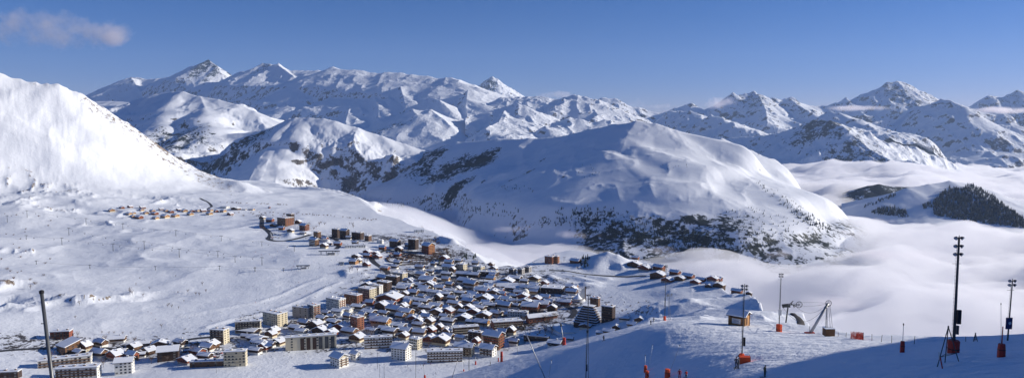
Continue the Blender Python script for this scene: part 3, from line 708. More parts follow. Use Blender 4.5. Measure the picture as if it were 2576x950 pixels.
block(2,1090,785,78,62,'apartment_block','beige apartment block with white balconies right of the curved white block',-30,.7,'cream','white',bays=4,mark='the beige balcony block')
t, A, B, H = block(2,1005,850,118,72,'apartment_block','white block with curved front and grey hipped roof at the foot of the town',-20,.75,'white','white',bays=5,balc='none',roof='gable',mark='the curved white block')
block(2,640,893,112,58,'guest_house','big white house with broad snowy gable roof beside the lower piste',-38,.8,'white','cream',roof='gable',bays=4,balc='side',side='timber',mark='the big gabled house')
block(2,735,850,62,40,'guest_house','small white gabled house just right of the big gabled house',-35,.8,'white','white',roof='gable',bays=2,balc='none')
block(1,1180,893,112,75,'apartment_block','cream tower block with dark right end wall beside the lower piste',8,.4,'cream','cream',bays=6,side='dark_timber',mark='the cream tower by the piste')
block(1,1048,895,185,26,'garage_building','long low brown garage wing with flat snowy roof left of the cream tower',6,.2,'timber','timber',bays=5,balc='none')
block(1,1100,782,88,72,'apartment_block','narrow brown and cream tower block left of the garage wing car park',-12,.6,'cream','timber',bays=4,balc='front',mark='the narrow tower by the car park')
block(3,290,838,265,78,'apartment_block','white apartment block with brown centre and snowy flat roof at the piste foot',4,.25,'white','timber',bays=12,balc='bands',mark='the white block with brown centre')
block(3,430,798,150,70,'apartment_block','cream gabled hotel behind the white block with brown centre',-15,.5,'cream','timber',roof='gable',bays=6)
block(3,600,800,128,58,'guest_house','white gabled guest house below the great brown chalet hotel',-25,.7,'white','timber',roof='gable',bays=4,balc='front')
block(3,640,752,155,100,'hotel','great brown chalet hotel with broad white roof in the lower town',-28,.7,'timber','red_timber',roof='gable',bays=7,balc='both',mark='the great brown hotel')
block(3,510,690,110,66,'hotel','dark four storey hotel with flat snowy roof left of the great brown hotel',-20,.4,'dark_timber','timber',bays=7)
block(3,440,640,195,50,'hotel','brown hotel with pale balcony bands and flat snowy roof beside the street',14,.3,'timber','cream',bays=10,balc='both',mark='the hotel with pale balcony bands')
block(3,735,600,235,48,'shopping_centre','long red brown shopping block with many snowy roof humps',14,.4,'brick','cream',bays=12,balc='front',mark='the long red brown shopping block')
block(3,985,552,235,34,'shopping_centre','long low curved red building under one sweeping snowy roof',22,.25,'brick','red_timber',roof='gable',bays=9,balc='none',mark='the long low red building')
block(3,950,692,195,34,'sports_hall','low long building with flat white roof beside the swimming pool',-18,.3,'dark_timber','timber',bays=7,balc='none',mark='the pool building')
block(3,815,512,155,32,'holiday_flats','long white holiday flats with dark trim above the long low red building',-14,.3,'white','dark_timber',bays=8,balc='none')
block(3,1090,432,170,32,'holiday_flats','long white holiday flats at the right edge of the chalet rows',-12,.3,'white','timber',bays=8,balc='none')
block(3,1065,350,180,40,'sports_hall','large hall with flat white roof and pale end wall beside the ring road',-16,.6,'dark_timber','white',bays=6,balc='none',mark='the large white roofed hall')
block(3,930,345,90,40,'cinema','dark hall with steep snowy roof and white sign board left of the large hall',-15,.6,'dark_timber','white',roof='gable',bays=2,balc='none')
for i, (x, y) in enumerate([(640,302),(705,308),(765,318),(820,322)]):
    block(3,x,y,88,16,'sports_hall','saw tooth sports hall bay with sloping snowy roof, %s from the left' % NTH[i],-12,.9,'timber','dark_timber',roof='shed',bays=3,balc='none')
block(3,590,282,120,22,'sports_hall','flat low hall left of the saw tooth sports hall bays',-12,.4,'grey','timber',bays=4,balc='none')
block(3,455,232,175,24,'school_building','long dark low building with sloping snowy roof along the valley rim',-18,.25,'dark_timber','timber',roof='gable',bays=7,balc='none',mark='the long dark rim building')
block(3,600,222,160,30,'school_building','long flat roofed building with sunlit cream end wall on the valley rim',-14,.3,'dark_timber','cream',bays=6,balc='none',mat_side=1)
block(3,410,178,82,42,'apartment_block','left of two cream blocks standing on the valley rim before the fog',-35,.7,'cream','cream',bays=4,balc='none',mark='the left cream rim block')
block(3,532,188,90,34,'apartment_block','right of two cream blocks standing on the valley rim before the fog',-35,.6,'cream','cream',bays=4,balc='none',mark='the right cream rim block')
block(3,320,182,105,28,'chalet_hall','broad chalet hall with sunlit cream gable left of the rim blocks',-25,.5,'cream','timber',roof='gable',bays=4,balc='none')
block(3,1045,132,78,52,'apartment_block','tall red brick apartment tower above the fog, shadowed left half',-35,.7,'brick','brick',bays=4,balc='both',mark='the red brick tower')
block(3,1082,128,62,50,'apartment_block','sunlit orange brick apartment tower joined right of the red brick one',-25,.7,'brick','gold_timber',bays=3,balc='both')
for i, (x, y) in enumerate([(775,205),(838,205),(888,190)]):
    block(3,x,y,52,36,'apartment_block','grey apartment tower among trees on the rim, %s from the left' % NTH[i],-35,.9,'grey','dark_timber',bays=3)
# left foreground hotels
block(1,310,757,96,38,'guest_house','brown timber guest house with flat snowy roof nearest the metal pole',10,.5,'red_timber','timber',bays=6,mark='the brown guest house by the pole')
block(1,330,905,235,42,'hotel','long white hotel with three balcony floors stepping uphill by the metal pole',24,.22,'white','timber',bays=12,balc='front',mark='the long white hotel')
block(1,345,832,110,40,'hotel','hotel wing with wide sloping snow roof behind the long white hotel',-30,.9,'timber','timber',roof='shed',bays=4,balc='none')
block(1,395,955,205,52,'hotel','white hotel with brown balcony rows cut by the bottom of the view',10,.3,'white','timber',bays=10,balc='front',mark='the lowest white hotel')
block(1,625,932,92,62,'guest_house','white three storey house with broad snowy roof, alone near the bottom edge',16,.7,'white','white',roof='gable',bays=4,balc='none',mark='the white three storey house')
block(1,845,868,112,50,'congress_hall','dark hall with large pale sloping snow roof left of the car park',18,.7,'dark_timber','timber',roof='gable',bays=3,balc='none',mark='the dark hall')
block(1,50,950,100,30,'garage_building','low dark building with snowy roof in the bottom left corner',8,.4,'dark_timber','timber',bays=4,balc='none')
# upper town along the ring road
block(7,445,272,185,95,'apartment_block','huge dark brown apartment pyramid at the upper bend of the road',-35,.8,'timber','brick',bays=9,balc='side',side='brick',mark='the dark brown pyramid')
block(7,500,215,90,85,'apartment_block','tallest dark brown tower of the group behind the apartment pyramid',-30,.7,'dark_timber','timber',bays=5)
block(7,655,318,110,60,'hotel','red brown chalet hotel stepping downhill right of the dark brown pyramid',-30,.7,'red_timber','timber',roof='gable',bays=5,balc='both',mark='the red brown stepped hotel')
block(7,800,430,85,100,'apartment_block','brown apartment tower beside the snow ramp with sunlit right end',-32,.7,'timber','gold_timber',bays=4,mark='the tower by the snow ramp')
block(7,765,488,115,70,'apartment_block','brown chalet style block with white base at the foot of the snow ramp',-30,.6,'timber','white',roof='gable',bays=4)
block(7,885,445,105,24,'restaurant','low restaurant with white terrace right of the tower by the snow ramp',-20,.4,'white','timber',bays=4,balc='none')
block(7,1010,395,100,95,'apartment_block','dark brown apartment block with pale stair tower, left of the ring road trio',-30,.6,'dark_timber','timber',bays=5,mark='the ring road trio')
block(7,1105,410,110,95,'apartment_block','dark brown apartment block with steep snow cap, middle of the ring road trio',-30,.6,'dark_timber','dark_timber',roof='gable',bays=6)
block(7,1250,415,140,75,'apartment_block','broad dark apartment block, right of the ring road trio',-25,.5,'dark_timber','timber',bays=7)
block(7,1365,432,78,58,'apartment_block','square brown block with white ground floor beside the ring road trio',-30,.8,'timber','white',bays=4,balc='none')
block(7,1500,458,75,34,'depot_building','plain white box shaped building beside the ring road',-20,.5,'white','white',bays=2,balc='none')
block(7,1665,510,130,75,'apartment_block','dark apartment block with snowy gables above the terraced car park',-28,.5,'dark_timber','timber',roof='gable',bays=6,mark='the dark block above the car park')
block(7,1870,525,120,110,'apartment_block','almost black tall apartment block left of the red gabled hotel',-30,.6,'dark_timber','dark_timber',bays=6)
block(7,2035,580,150,95,'hotel','large red brown hotel with steep snowy roof and sunlit gable at the car park end',-40,.9,'red_timber','gold_timber',roof='gable',bays=5,balc='side',side='gold_timber',mark='the red gabled hotel')
block(7,1220,510,245,26,'bus_station','low hall with long snowy roof and sunlit arcade beside the ring road',14,.4,'white','timber',bays=9,balc='none',mark='the low arcade hall')
block(7,1930,335,120,28,'barn','pale open sided shed alone on the plateau rim before the fog',12,.5,'white','grey',roof='shed',bays=2,balc='none')
block(7,1205,690,100,34,'chalet_hall','small honey timber restaurant chalet below the lift station',-20,.8,'gold_timber','timber',roof='gable',bays=3)
# lift stations: slab roofs on posts
def station(n, x, y, w, h, label):
    ctr, a, b, pp = spot(n, x, y, w, R(8), .25); H = h*CR[n][2]*ctr.y/FPX; A, B = a/2, b/2
    t = thing('lift_station', label, 'lift station', ctr, R(8))
    rf = MB().box(-A, A, -B, B, H, H+1.6).build('roof', M['roofdark'], t); MB().box(-A+.2, A-.2, -B+.2, B-.2, H+1.6, H+2.2).build('snow_cover', M['snow'], rf)
    for u in (-.8, -.3, .3, .8): MB().tube((A*u, 0, -3), (A*u, 0, H), .7).build('post', M['steel'], t)
    MB().box(-A*.2, A*.5, -B*.6, B*.6, -2, H*.5).build('cabin', M['grey'], t)
    MB().lathe([(2.2,-.3),(2.4,0),(2.2,.3)], (A*.6,-B*.4,H-1.2), 16).build('bull_wheel', M['steel'], t)
station(7,935,590,240,42,'dark slab roofed chairlift station casting a long shadow, upper of two')
station(7,640,745,150,36,'dark slab roofed chairlift station on the snowfield, lower of two')
station(7,1065,700,60,26,'small drag lift station between the chairlift station and the town')
# terraced pyramid with the stepped snow roofs, and its towers
def terraces():
    px, py = cc(4, 300, 590); g = G(px, py, 350); s = g.y/FPX*CR[4][2]
    t = thing('terraced_apartments', 'almost black terraced apartment pyramid with stepped snowy ledges by the ice rink', 'building', g+Vector((0,22,0)), R(-30))
    for i in range(8):
        z = i*3.0; w = (100-i*8)*s; d = (58-i*5)*s; MB().box(-w, w*.9, -d, d, z-(5 if i == 0 else 0), z+2.6).build('storey', M['dark_timber'], t)
        MB().box(-w-1, w*.9+1, -d-1.3, d+1, z+2.6, z+3.0).build('snow_ledge', M['snow'], t)
        for j in range(6): MB().box(-w+(j+.3)*w*.3, -w+(j+.62)*w*.3, -d-.1, -d+.1, z+.8, z+2.3).build('window', M['glass'], t)
    marks.append((px, py-40, 'the black terraced pyramid', (40, 40)))
terraces()
block(4,425,548,105,108,'apartment_block','tall dark tower block right of the black terraced pyramid',-30,.7,'dark_timber','timber',bays=5)
block(4,330,440,75,62,'apartment_block','brown topped tower block behind the black terraced pyramid',-30,.6,'timber','brick',bays=4,balc='none')
def church():
    px, py = cc(4, 205, 395); g = G(px, py, 350); s = g.y/FPX*CR[4][2]
    t = thing('church', 'modern round church with sweeping snowy tent roof and tall curved tower', 'church', g, 0)
    MB().lathe([(48*s,-3),(48*s,4)], n=24).build('wall', M['grey'], t)
    rf = MB().lathe([(56*s,2),(42*s,14*s),(26*s,26*s),(12*s,42*s),(2*s,60*s)], n=28).build('roof', M['snow'], t, True)
    tw = MB(); N = 9; pr = [(-.5,0)]+[(-.5+.85*(1-math.cos(q*math.pi/2/N))*1.0, .35+.65*math.sin(q*math.pi/2/N)) for q in range(N+1)]+[(.5,1),(.5,0)]
    W_ = 34*s; H_ = 100*s; v = [(35*s+x*W_, y, z*H_-2) for y in (1,4.5) for x, z in pr]; m_ = len(pr)
    tw.add(v, [tuple(range(m_)), tuple(range(2*m_-1, m_-1, -1))]+[(i, i+m_, (i+1) % m_+m_, (i+1) % m_) for i in range(m_)]); tw.build('tower', M['white'], t)
    MB().box(53*s, 60*s, 1.5, 4, -3, 104*s).build('tower_fin', M['timber'], t)
church()
# the white dome beside the sports halls
g = G(*cc(3, 868, 362)); t = thing('radar_dome', 'white ball shaped dome between the sports halls and the chalets', 'dome', g)
MB().lathe([(3,-1),(3.4,1.5)], n=16).build('base', M['grey'], t)
MB().lathe([(6.0*math.sin(a)+.02, 6-5.9*math.cos(a)+.6) for a in [.35+i*(math.pi-.35)/12 for i in range(13)]], n=24).build('shell', M['white'], t, True)
# ice rink and pool
def flat_area(name, pts, mat, n, dz=.3, label=None):
    v = [G(*cc(n, *p), 350) for p in pts]; z = max(p.z for p in v)*.45+sum(p.z for p in v)/len(v)*.55+dz; mb = MB()
    mb.add([(p.x, p.y, z) for p in v]+[(p.x, p.y, z-3) for p in v], [tuple(range(len(v)))]+[(i, (i+1) % len(v), (i+1) % len(v)+len(v), i+len(v)) for i in range(len(v))])
    mb.f[0] = tuple(reversed(mb.f[0])); me = mb.build(name, mat); bmx = bmesh.new(); bmx.from_mesh(me.data); bmesh.ops.recalc_face_normals(bmx, faces=bmx.faces); bmx.to_mesh(me.data); bmx.free(); return me, v, z
o, v, z = flat_area('ice_rink', [(1000,605),(1110,650),(1247,620),(1247,575),(1130,570)], plain('ice', (.62,.70,.80), .35, .06, .2), 3)
tag(o, 'pale ice rink with a low snowy board wall below the black terraced pyramid', 'ice rink')
for i in range(len(v)-1):
    a, b = v[i], v[i+1]; mb = MB(); d = (Vector((b.x-a.x, b.y-a.y, 0))).normalized()*.4; nn = Vector((-d.y, d.x, 0))
    mb.add([(a.x+nn.x,a.y+nn.y,z),(b.x+nn.x,b.y+nn.y,z),(b.x-nn.x,b.y-nn.y,z),(a.x-nn.x,a.y-nn.y,z)]+[(a.x+nn.x,a.y+nn.y,z+1.8),(b.x+nn.x,b.y+nn.y,z+1.8),(b.x-nn.x,b.y-nn.y,z+1.8),(a.x-nn.x,a.y-nn.y,z+1.8)],
           [(0,3,2,1),(4,5,6,7),(0,1,5,4),(1,2,6,5),(2,3,7,6),(3,0,4,7)]); mb.build('board_wall', M['white'], o)
o, v, z = flat_area('swimming_pool', [(735,690),(820,715),(880,700),(860,670),(790,650)], M['green'], 3)
tag(o, 'blue outdoor swimming pool between the great brown hotel and its flat pool building', 'swimming pool')
# ------------------------------------------------------------------ chalets of the town
c2 = [(385,680,75),(430,648,60),(415,700,60),(500,658,75),(535,622,55),(525,697,75),(590,712,70),(605,642,70),(650,682,80),(630,582,60),(685,567,60),(750,552,65),(820,527,45),(690,605,50),(815,587,75),(845,627,50),(965,575,85),(1035,587,75),(1080,622,60),(1000,607,50),(830,692,60),(700,702,80),(745,742,80),(940,702,80),(250,700,65),(280,762,75),(155,752,100),(235,772,50),(935,515,125),(890,548,70),(965,467,45),(1030,430,75),(885,650,100),(575,680,50),(700,660,45),(775,600,40),(905,590,50),(1130,600,40),(1170,640,60),(1175,750,70),(560,590,40)]
c3 = [(40,280,62),(95,305,70),(165,282,100),(175,312,85),(250,327,65),(325,347,78),(145,347,72),(210,362,82),(290,372,82),(20,322,50),(400,362,70),(345,402,65),(240,397,60),(125,387,50),(180,402,60),(50,412,92),(130,427,88),(20,432,50),(95,452,60),(355,437,80),(155,472,92),(222,457,85),(310,497,88),(228,502,82),(455,472,75),(460,427,82),(495,502,78),(540,472,88),(455,397,80),(490,377,60),(640,367,90),(575,417,100),(645,407,88),(720,412,75),(615,457,85),(720,462,92),(780,387,50),(795,427,78),(865,432,82),(850,392,75),(945,407,72),(985,452,97),(905,477,107),(1060,472,60),(285,532,60),(315,567,95),(420,552,100),(185,702,80),(260,722,110),(700,652,60),(765,642,60),(1080,737,90),(785,722,60),(20,502,60),(70,547,72),(640,187,50),(555,352,90),(380,330,50),(520,440,50),(680,430,50),(390,470,50),(570,530,90),(1010,395,60),(700,370,45),(130,255,60),(215,300,40)]
c2b = [(1050,400,60),(1105,420,62),(1140,445,60),(1180,425,50),(1010,440,60)]
red = {(555,352)}
items = [(2,)+q for q in c2+c2b]+[(3,)+q for q in c3]
PL = [(610,905),(690,830),(830,765),(950,705),(1010,690),(1110,690),(1300,700),(1440,725),(1460,770),(1300,800),(1250,850),(1190,880),(1000,865),(800,850)]
def inpoly(x, y, P_):
    c = False
    for (x1, y1), (x2, y2) in zip(P_, P_[1:]+P_[:1]):
        if (y1 > y) != (y2 > y) and x < (x2-x1)*(y-y1)/(y2-y1)+x1: c = not c
    return c
items = [(n, x, y, w, ) for n, x, y, w in items]
ex = [(cc(n, x, y)+(w*CR[n][2]*1.2,)) for n, x, y, w in items]; k = 0
rg = random.Random(3)
for _ in range(5000):
    if k > 62: break
    x, y = rg.uniform(600, 1470), rg.uniform(690, 900); w = rg.uniform(18, 34)
    if not inpoly(x, y, PL) or any(abs(x-a) < (w+c)*.46 and abs(y-b) < 6.5 for a, b, c in ex) or any(abs(x-m[0]) < m[3][0]+w*.5 and -m[3][1]*.9-3 < y-m[1] < m[3][1]+14 for m in marks): continue
    ex.append((x, y, w)); items.append((0, x, y, w)); k += 1
items = [q for q in items if not any(m[2] and abs(cc(*q[:3])[0]-m[0]) < m[3][0]*.75 and abs(cc(*q[:3])[1]-2-m[1]) < m[3][1]*.8 for m in marks)]
rank = {}; rows = []
for n, x, y, w in items:
    px, py = cc(n, x, y); best = min(marks, key=lambda m: math.hypot(max(0, abs(px-m[0])-m[3][0]*.5), 1.6*(py-6-m[1]))); dx, dy = px-best[0], py-6-best[1]
    sec = ('left of' if dx < 0 else 'right of') if abs(dx) > 1.3*abs(dy)*1.2 else ('behind' if dy < 0 else 'in front of')
    rows.append([n, x, y, w, best[2], sec, math.hypot(dx, dy)]); rank.setdefault((best[2], sec), []).append(rows[-1])
for kk, l in rank.items():
    l.sort(key=lambda r: r[6])
    for i, r in enumerate(l): r.append(i)
for i, (n, x, y, w, mk, sec, d, rk) in enumerate(rows):
    ty = 2 if (x, y) in red else random.choice([0,0,0,3,3,3,2,1,4,4,5,6,7])
    th = R(random.choice([-20,-24,-28,-16,-32,-22])); k = .62
    ctr, a, b, pp = spot(n, x, y, w*1.22, th, k); s = a/20
    place(CH[ty], ctr, th, '%s snowy chalet, %s %s %s' % (CHN[ty], ORD[min(rk, 15)], sec, mk), (s, s*random.uniform(.95, 1.1), max(.85, min(1.3, s))*random.uniform(1.0, 1.3)), 'chalets of the ski town')
# infill along the upper town arm and the lower left lane
arm = [([(655,548),(760,556),(770,592),(700,585)], 7, (13,20), 'the upper road bend'), ([(790,590),(850,590),(1080,618),(1060,636),(800,625)], 9, (12,20), 'the ring road'), ([(880,640),(1000,640),(1100,672),(1090,694),(980,690),(880,672)], 14, (14,24), 'the terraced car park'), ([(1110,655),(1260,672),(1240,700),(1110,690)], 8, (15,24), 'the rim buildings'), ([(140,868),(420,862),(560,850),(560,905),(440,925),(240,925)], 14, (26,42), 'the lower left lane')]
for pg, num, (w0, w1), nm in arm:
    k = 0; got = []
    for _ in range(2500):
        if k >= num: break
        x, y, w = rg.uniform(min(q[0] for q in pg), max(q[0] for q in pg)), rg.uniform(min(q[1] for q in pg), max(q[1] for q in pg)), rg.uniform(w0, w1)
        if not inpoly(x, y, pg) or any(abs(x-a) < (w+c)*.5 and abs(y-b) < 7 for a, b, c in ex) or any(abs(x-m[0]) < m[3][0]+w*.5 and -m[3][1]-1 < y-m[1] < m[3][1]+8 for m in marks): continue
        ex.append((x, y, w)); got.append((x, y, w)); k += 1
    for i, (x, y, w) in enumerate(sorted(got)):
        ty = random.choice([0,3,2,5,4,6]); th = R(random.choice([-20,-28,-16,-34])); ctr, a, b, pp = spot(0, x, y, w*1.1, th, .62); s = a/20
        place(CH[ty], ctr, th, '%s snowy chalet by %s, %s from the left' % (CHN[ty], nm, NTH[i]), (s, s, max(.85, min(1.3, s))*random.uniform(1.0, 1.4)), 'chalets by '+nm)
# left edge chalets
lab = ['leftmost of the cream chalets on the lower left lane','brown chalet right beside the leftmost cream chalet','chalet with flat snow roof below the lane','gabled chalet at the right end of the lower left lane','low chalet at the bend of the lane near the dark hall','small chalet half hidden left of the dark hall']
for i, (x, y, w) in enumerate([(475,790,80),(588,775,80),(600,835,66),(715,797,75),(800,800,80),(700,850,60)]):
    ctr, a, b, pp = spot(1, x, y, w, R(14), .62); s = a/20
    place(CH[[1,0,3,0,5,3][i]], ctr, R(14), lab[i], (s, s, max(.8, s)), 'chalets on the lower left lane')
for i, (x, y, w) in enumerate([(1245,735,115),(1290,790,70),(1230,760,50)]):
    ctr, a, b, pp = spot(1, x, y, w, R(-16), .6); s = a/20
    place(CH[3], ctr, R(-16), 'dark trimmed white chalet behind the cream tower by the piste, %s from the left' % NTH[i], (s, s, .9), 'chalets behind the cream tower')
# chalets under the knoll, at the crest of the near slope
kn = sorted([(540,545,82),(650,555,82),(592,588,72),(430,640,90),(370,650,70),(480,610,60),(260,600,90),(40,735,85),(150,690,55)])
for i, (x, y, w) in enumerate(kn):
    ctr, a, b, pp = spot(4, x, y, w, R(-20), .6); s = a/20
    place(CH[[3,0,4][i % 3]], ctr, R(-20), 'snowy roofed chalet just beyond the crest of the shaded near piste, %s from the left' % NTH[i], (s, s, max(.7, s)), 'chalets beyond the near crest')
# hamlet on the snowfield
ham = sorted([(320,197,95),(450,157,70),(555,147,70),(715,162,90),(700,187,70),(840,202,80),(870,237,90),(760,227,80),(600,225,60),(590,272,80),(670,287,100),(540,237,80),(880,292,85),(1000,277,110),(1130,267,100),(1080,212,80),(1010,197,70),(950,177,70),(1250,202,90),(1320,242,90),(1345,202,70),(1410,192,60),(1485,202,90),(1575,192,70),(1565,237,90),(1650,202,70),(1740,202,80),(1830,242,80),(1170,182,60)])
for i, (x, y, w) in enumerate(ham):
    th = R(random.choice([-38,-48,-30])); ctr, a, b, pp = spot(8, x, y, w*1.02, th, .8); s = a/20*1.05
    place(CH[[1,2,1,6,1][i % 5]], ctr, th, 'sunlit timber chalet in the hamlet on the snowfield, %s counting from the left' % NTH[i], (s, s*1.2, s*1.2), 'chalets of the hamlet on the snowfield')
far = sorted([(1760,150,110),(1900,172,120),(2010,172,60),(2100,175,80)])
for i, (x, y, w) in enumerate(far):
    ctr, a, b, pp = spot(8, x, y, w, R(-20), .6); s = a/20
    place(CH[[7,5,3,1][i]], ctr, R(-20), 'low shaded farm building right of the hamlet by the airstrip, %s from the left' % NTH[i], (s, s, s*.7), 'farm buildings by the airstrip')
ctr, a, b, pp = spot(8, 2325, 150, 36, R(-30), .8); place(CH[2], ctr, R(-30), 'lone little red tower house on the far edge of the airstrip', (a/20, a/20, a/11), 'farm buildings by the airstrip')
# chalet village on the right hand ridge
rdg = sorted([(190,132,92),(620,100,62),(612,162,115),(690,187,108),(790,178,100),(760,215,60),(780,242,125),(850,272,100),(940,257,90),(905,212,90),(1000,242,100),(1050,282,85),(1090,262,80),(1160,297,85),(1200,252,100),(1235,300,70)])
r5 = [(120,352,82),(162,392,80),(205,395,66),(270,422,78),(345,432,45),(95,390,55)]
rr = [(4,)+q for q in rdg]+[(5,)+q for q in sorted(r5)]
for i, (n, x, y, w) in enumerate(sorted(rr, key=lambda q: cc(q[0], q[1], q[2])[0])):
    th = R(random.choice([-40,-34,-45])); ctr, a, b, pp = spot(n, x, y, w, th, .8); s = a/20
    place(CH[[2,5,2,6][i % 4]], ctr, th, 'brown timber lodge on the ridge above the fog, %s counting from the left' % NTH[i], (s, s, s*1.05), 'timber lodges on the ridge above the fog')
for c in CH:
    if c['used'] == 0: print('UNUSED', c.name)

# curved terrace walls of the car park on the ring road
for i, pts in enumerate([[(1560,556),(1640,562),(1760,580),(1870,606)],[(1700,552),(1800,572),(1900,598)],[(1600,590),(1650,580),(1760,600),(1850,625)],[(1560,630),(1590,612),(1700,622),(1800,650)],[(1690,640),(1720,625),(1840,600),(1960,606)],[(1740,655),(1780,636),(1880,618),(1995,622)],[(1830,660),(1900,640),(2020,645)],[(1610,600),(1570,640),(1600,665),(1700,672),(2040,675)],[(1560,720),(1640,705),(1850,690),(2030,690)]]):
    Q = [G(*cc(7, *p), 500) for p in pts]; base = Q[0]; t = MB(); out = []
    for a_, b_ in zip(Q[:-1], Q[1:]): out += [a_.lerp(b_, k/8) for k in range(8)]
    out.append(Q[-1])
    for _ in range(8): out = [out[0]]+[(out[k-1]+out[k]*2+out[k+1])/4 for k in range(1, len(out)-1)]+[out[-1]]
    vs = []
    for k, p in enumerate(out):
        d = out[min(k+1, len(out)-1)]-out[max(k-1, 0)]; d.z = 0; n_ = Vector((-d.y, d.x, 0)).normalized()*1.1; z = gz(p.x, p.y)
        for q, dz in ((-n_,-1),(-n_,1.9),(n_,1.9),(n_,-1)): vs.append((p.x+q.x-base.x, p.y+q.y-base.y, z+dz-base.z))
    t.add(vs, [(k*4+e, (k+1)*4+e, (k+1)*4+(e+1) % 4, k*4+(e+1) % 4) for k in range(len(out)-1) for e in range(4)]+[(3,2,1,0), tuple(len(vs)-4+e for e in range(4))])
    o = t.build('retaining_wall', M['dark_timber']); o.location = base; tag(o, 'low dark curved terrace wall of the ring road car park, %s from the back' % NTH[i], 'retaining wall', 'terrace walls of the car park')
# ------------------------------------------------------------------ people
def skinned(name, verts, edges, radii, mats, matfn, sub=1):
    me = bpy.data.meshes.new(name); me.from_pydata(verts, edges, []); o = bpy.data.objects.new(name, me); C.objects.link(o)
    sk = o.modifiers.new('s', 'SKIN'); sk.use_smooth_shade = True; o.modifiers.new('u', 'SUBSURF').levels = sub
    for i, r in enumerate(radii):
        v = me.skin_vertices[0].data[i]; v.radius = (r, r) if not isinstance(r, tuple) else r; v.use_root = (i == 0)
    dg = bpy.context.evaluated_depsgraph_get(); out = bpy.data.meshes.new_from_object(o.evaluated_get(dg)); out.name = name
    bpy.data.objects.remove(o); out.materials.clear()
    for m in mats: out.materials.append(m)
    for p in out.polygons: p.material_index = matfn(p.center); p.use_smooth = True
    return out
def make_person(jacket, trousers, helmet, pose=0, ski=True, label='person'):
    """a skier about 1.75 m tall facing -y with knees bent"""
    t = thing('person', label, 'person'); kb = (.12, .05)[pose]; arm = pose
    V = [(0,.0,.96),(0,-.02,1.15),(0,-.05,1.36),(0,-.06,1.48),(0,-.08,1.56),(0,-.09,1.66)]; E = [(0,1),(1,2),(2,3),(3,4),(4,5)]
    Rr = [(.155,.115),(.145,.11),(.175,.115),(.07,.07),(.075,.085),(.085,.10)]
    for s in (-1, 1):
        b = len(V); V += [(s*.10,0,.90),(s*.125,-kb,.52),(s*.13,.02,.12),(s*.13,-.16,.06)]; E += [(0,b),(b,b+1),(b+1,b+2),(b+2,b+3)]; Rr += [.115,.075,.06,.055]
        b = len(V)
        if arm == 0: V += [(s*.20,-.05,1.40),(s*.29,-.04,1.14),(s*.27,-.28,1.03),(s*.27,-.36,1.02)]
        else: V += [(s*.20,-.05,1.40),(s*.30,.02,1.13),(s*.30,-.10,.88),(s*.30,-.14,.80)]
        E += [(2,b),(b,b+1),(b+1,b+2),(b+2,b+3)]; Rr += [.075,.055,.042,.038]
        h = Vector(V[b+3])
        for k, (dx, dl) in enumerate(((-.027,.05),(-.009,.062),(.009,.06),(.027,.048))):
            V += [tuple(h+Vector((dx, -.045, 0))), tuple(h+Vector((dx, -.045-dl*.6, -dl*.6)))]; E += [(b+3, len(V)-2), (len(V)-2, len(V)-1)]; Rr += [.011,.010]
        V += [tuple(h+Vector((-s*.045, -.01, .01))), tuple(h+Vector((-s*.055, -.05, -.01)))]; E += [(b+3, len(V)-2), (len(V)-2, len(V)-1)]; Rr += [.012,.010]
    me = skinned('body', V, E, Rr, [jacket, trousers, M['skin'], M['black']], lambda c: 2 if (c.z > 1.5 and abs(c.x) < .15) else (3 if c.z < .16 or (abs(c.x) > .22 and c.y < -.3) or (abs(c.x) > .26 and c.z < .86) else (1 if c.z < .93 else 0)))
    link('body', me, t)
    hm = MB().lathe([(.118*math.sin(a)+.002, .118*math.cos(a)) for a in [math.pi*.56-i*math.pi*.56/8 for i in range(9)]], (0,-.085,1.665), 14); hm.build('helmet', helmet, t, True)
    MB().box(-.075,.075,-.20,-.165,1.635,1.685).build('goggles', M['black'], t)
    f = MB().lathe([(.022,0),(.004,.035)], (0,-.178,1.60), 6, axis=(0,-1,-.2)); f.build('nose', M['skin'], t)
    if ski:
        for s in (-1, 1):
            MB().box(s*.13-.045, s*.13+.045, -.95, .75, -.005, .025).add([(s*.13-.045,-.95,.0),(s*.13+.045,-.95,.0),(s*.13+.03,-1.12,.10),(s*.13-.03,-1.12,.10),(s*.13-.045,-.95,.025),(s*.13+.045,-.95,.025),(s*.13+.03,-1.12,.12),(s*.13-.03,-1.12,.12)],[(0,3,2,1),(4,5,6,7),(0,1,5,4),(1,2,6,5),(2,3,7,6),(3,0,4,7)]).build('ski', M['black'], t)
            hx = (s*.27,-.38,1.02) if arm == 0 else (s*.31,-.16,.80)
            MB().tube((hx[0], hx[1], hx[2]+.06), (hx[0]+s*.12, hx[1]+(.5 if arm == 0 else .35), .0), .011, .008, 5).build('ski_pole', M['steel'], t)
    return freeze(t)
cl = lambda n, c: plain(n, c, .7, .12, 8)
J = {'red': cl('red jacket', (.55,.04,.03)), 'dark': cl('dark jacket', (.03,.035,.05)), 'olive': cl('olive suit', (.07,.075,.04)), 'grey': cl('grey jacket', (.18,.17,.17)), 'blue': cl('blue jacket', (.05,.10,.28)), 'tan': cl('tan bag', (.35,.24,.12)), 'yellow': cl('yellow jacket', (.6,.42,.05))}
PE = {'rd': make_person(J['red'], J['dark'], M['black'], 0), 'dd': make_person(J['dark'], J['dark'], M['black'], 1), 'oo': make_person(J['olive'], J['olive'], J['olive'], 1),
      'rr': make_person(J['red'], J['red'], M['black'], 1), 'bd': make_person(J['blue'], J['dark'], M['white'], 0), 'dg': make_person(J['grey'], J['dark'], M['black'], 0)}
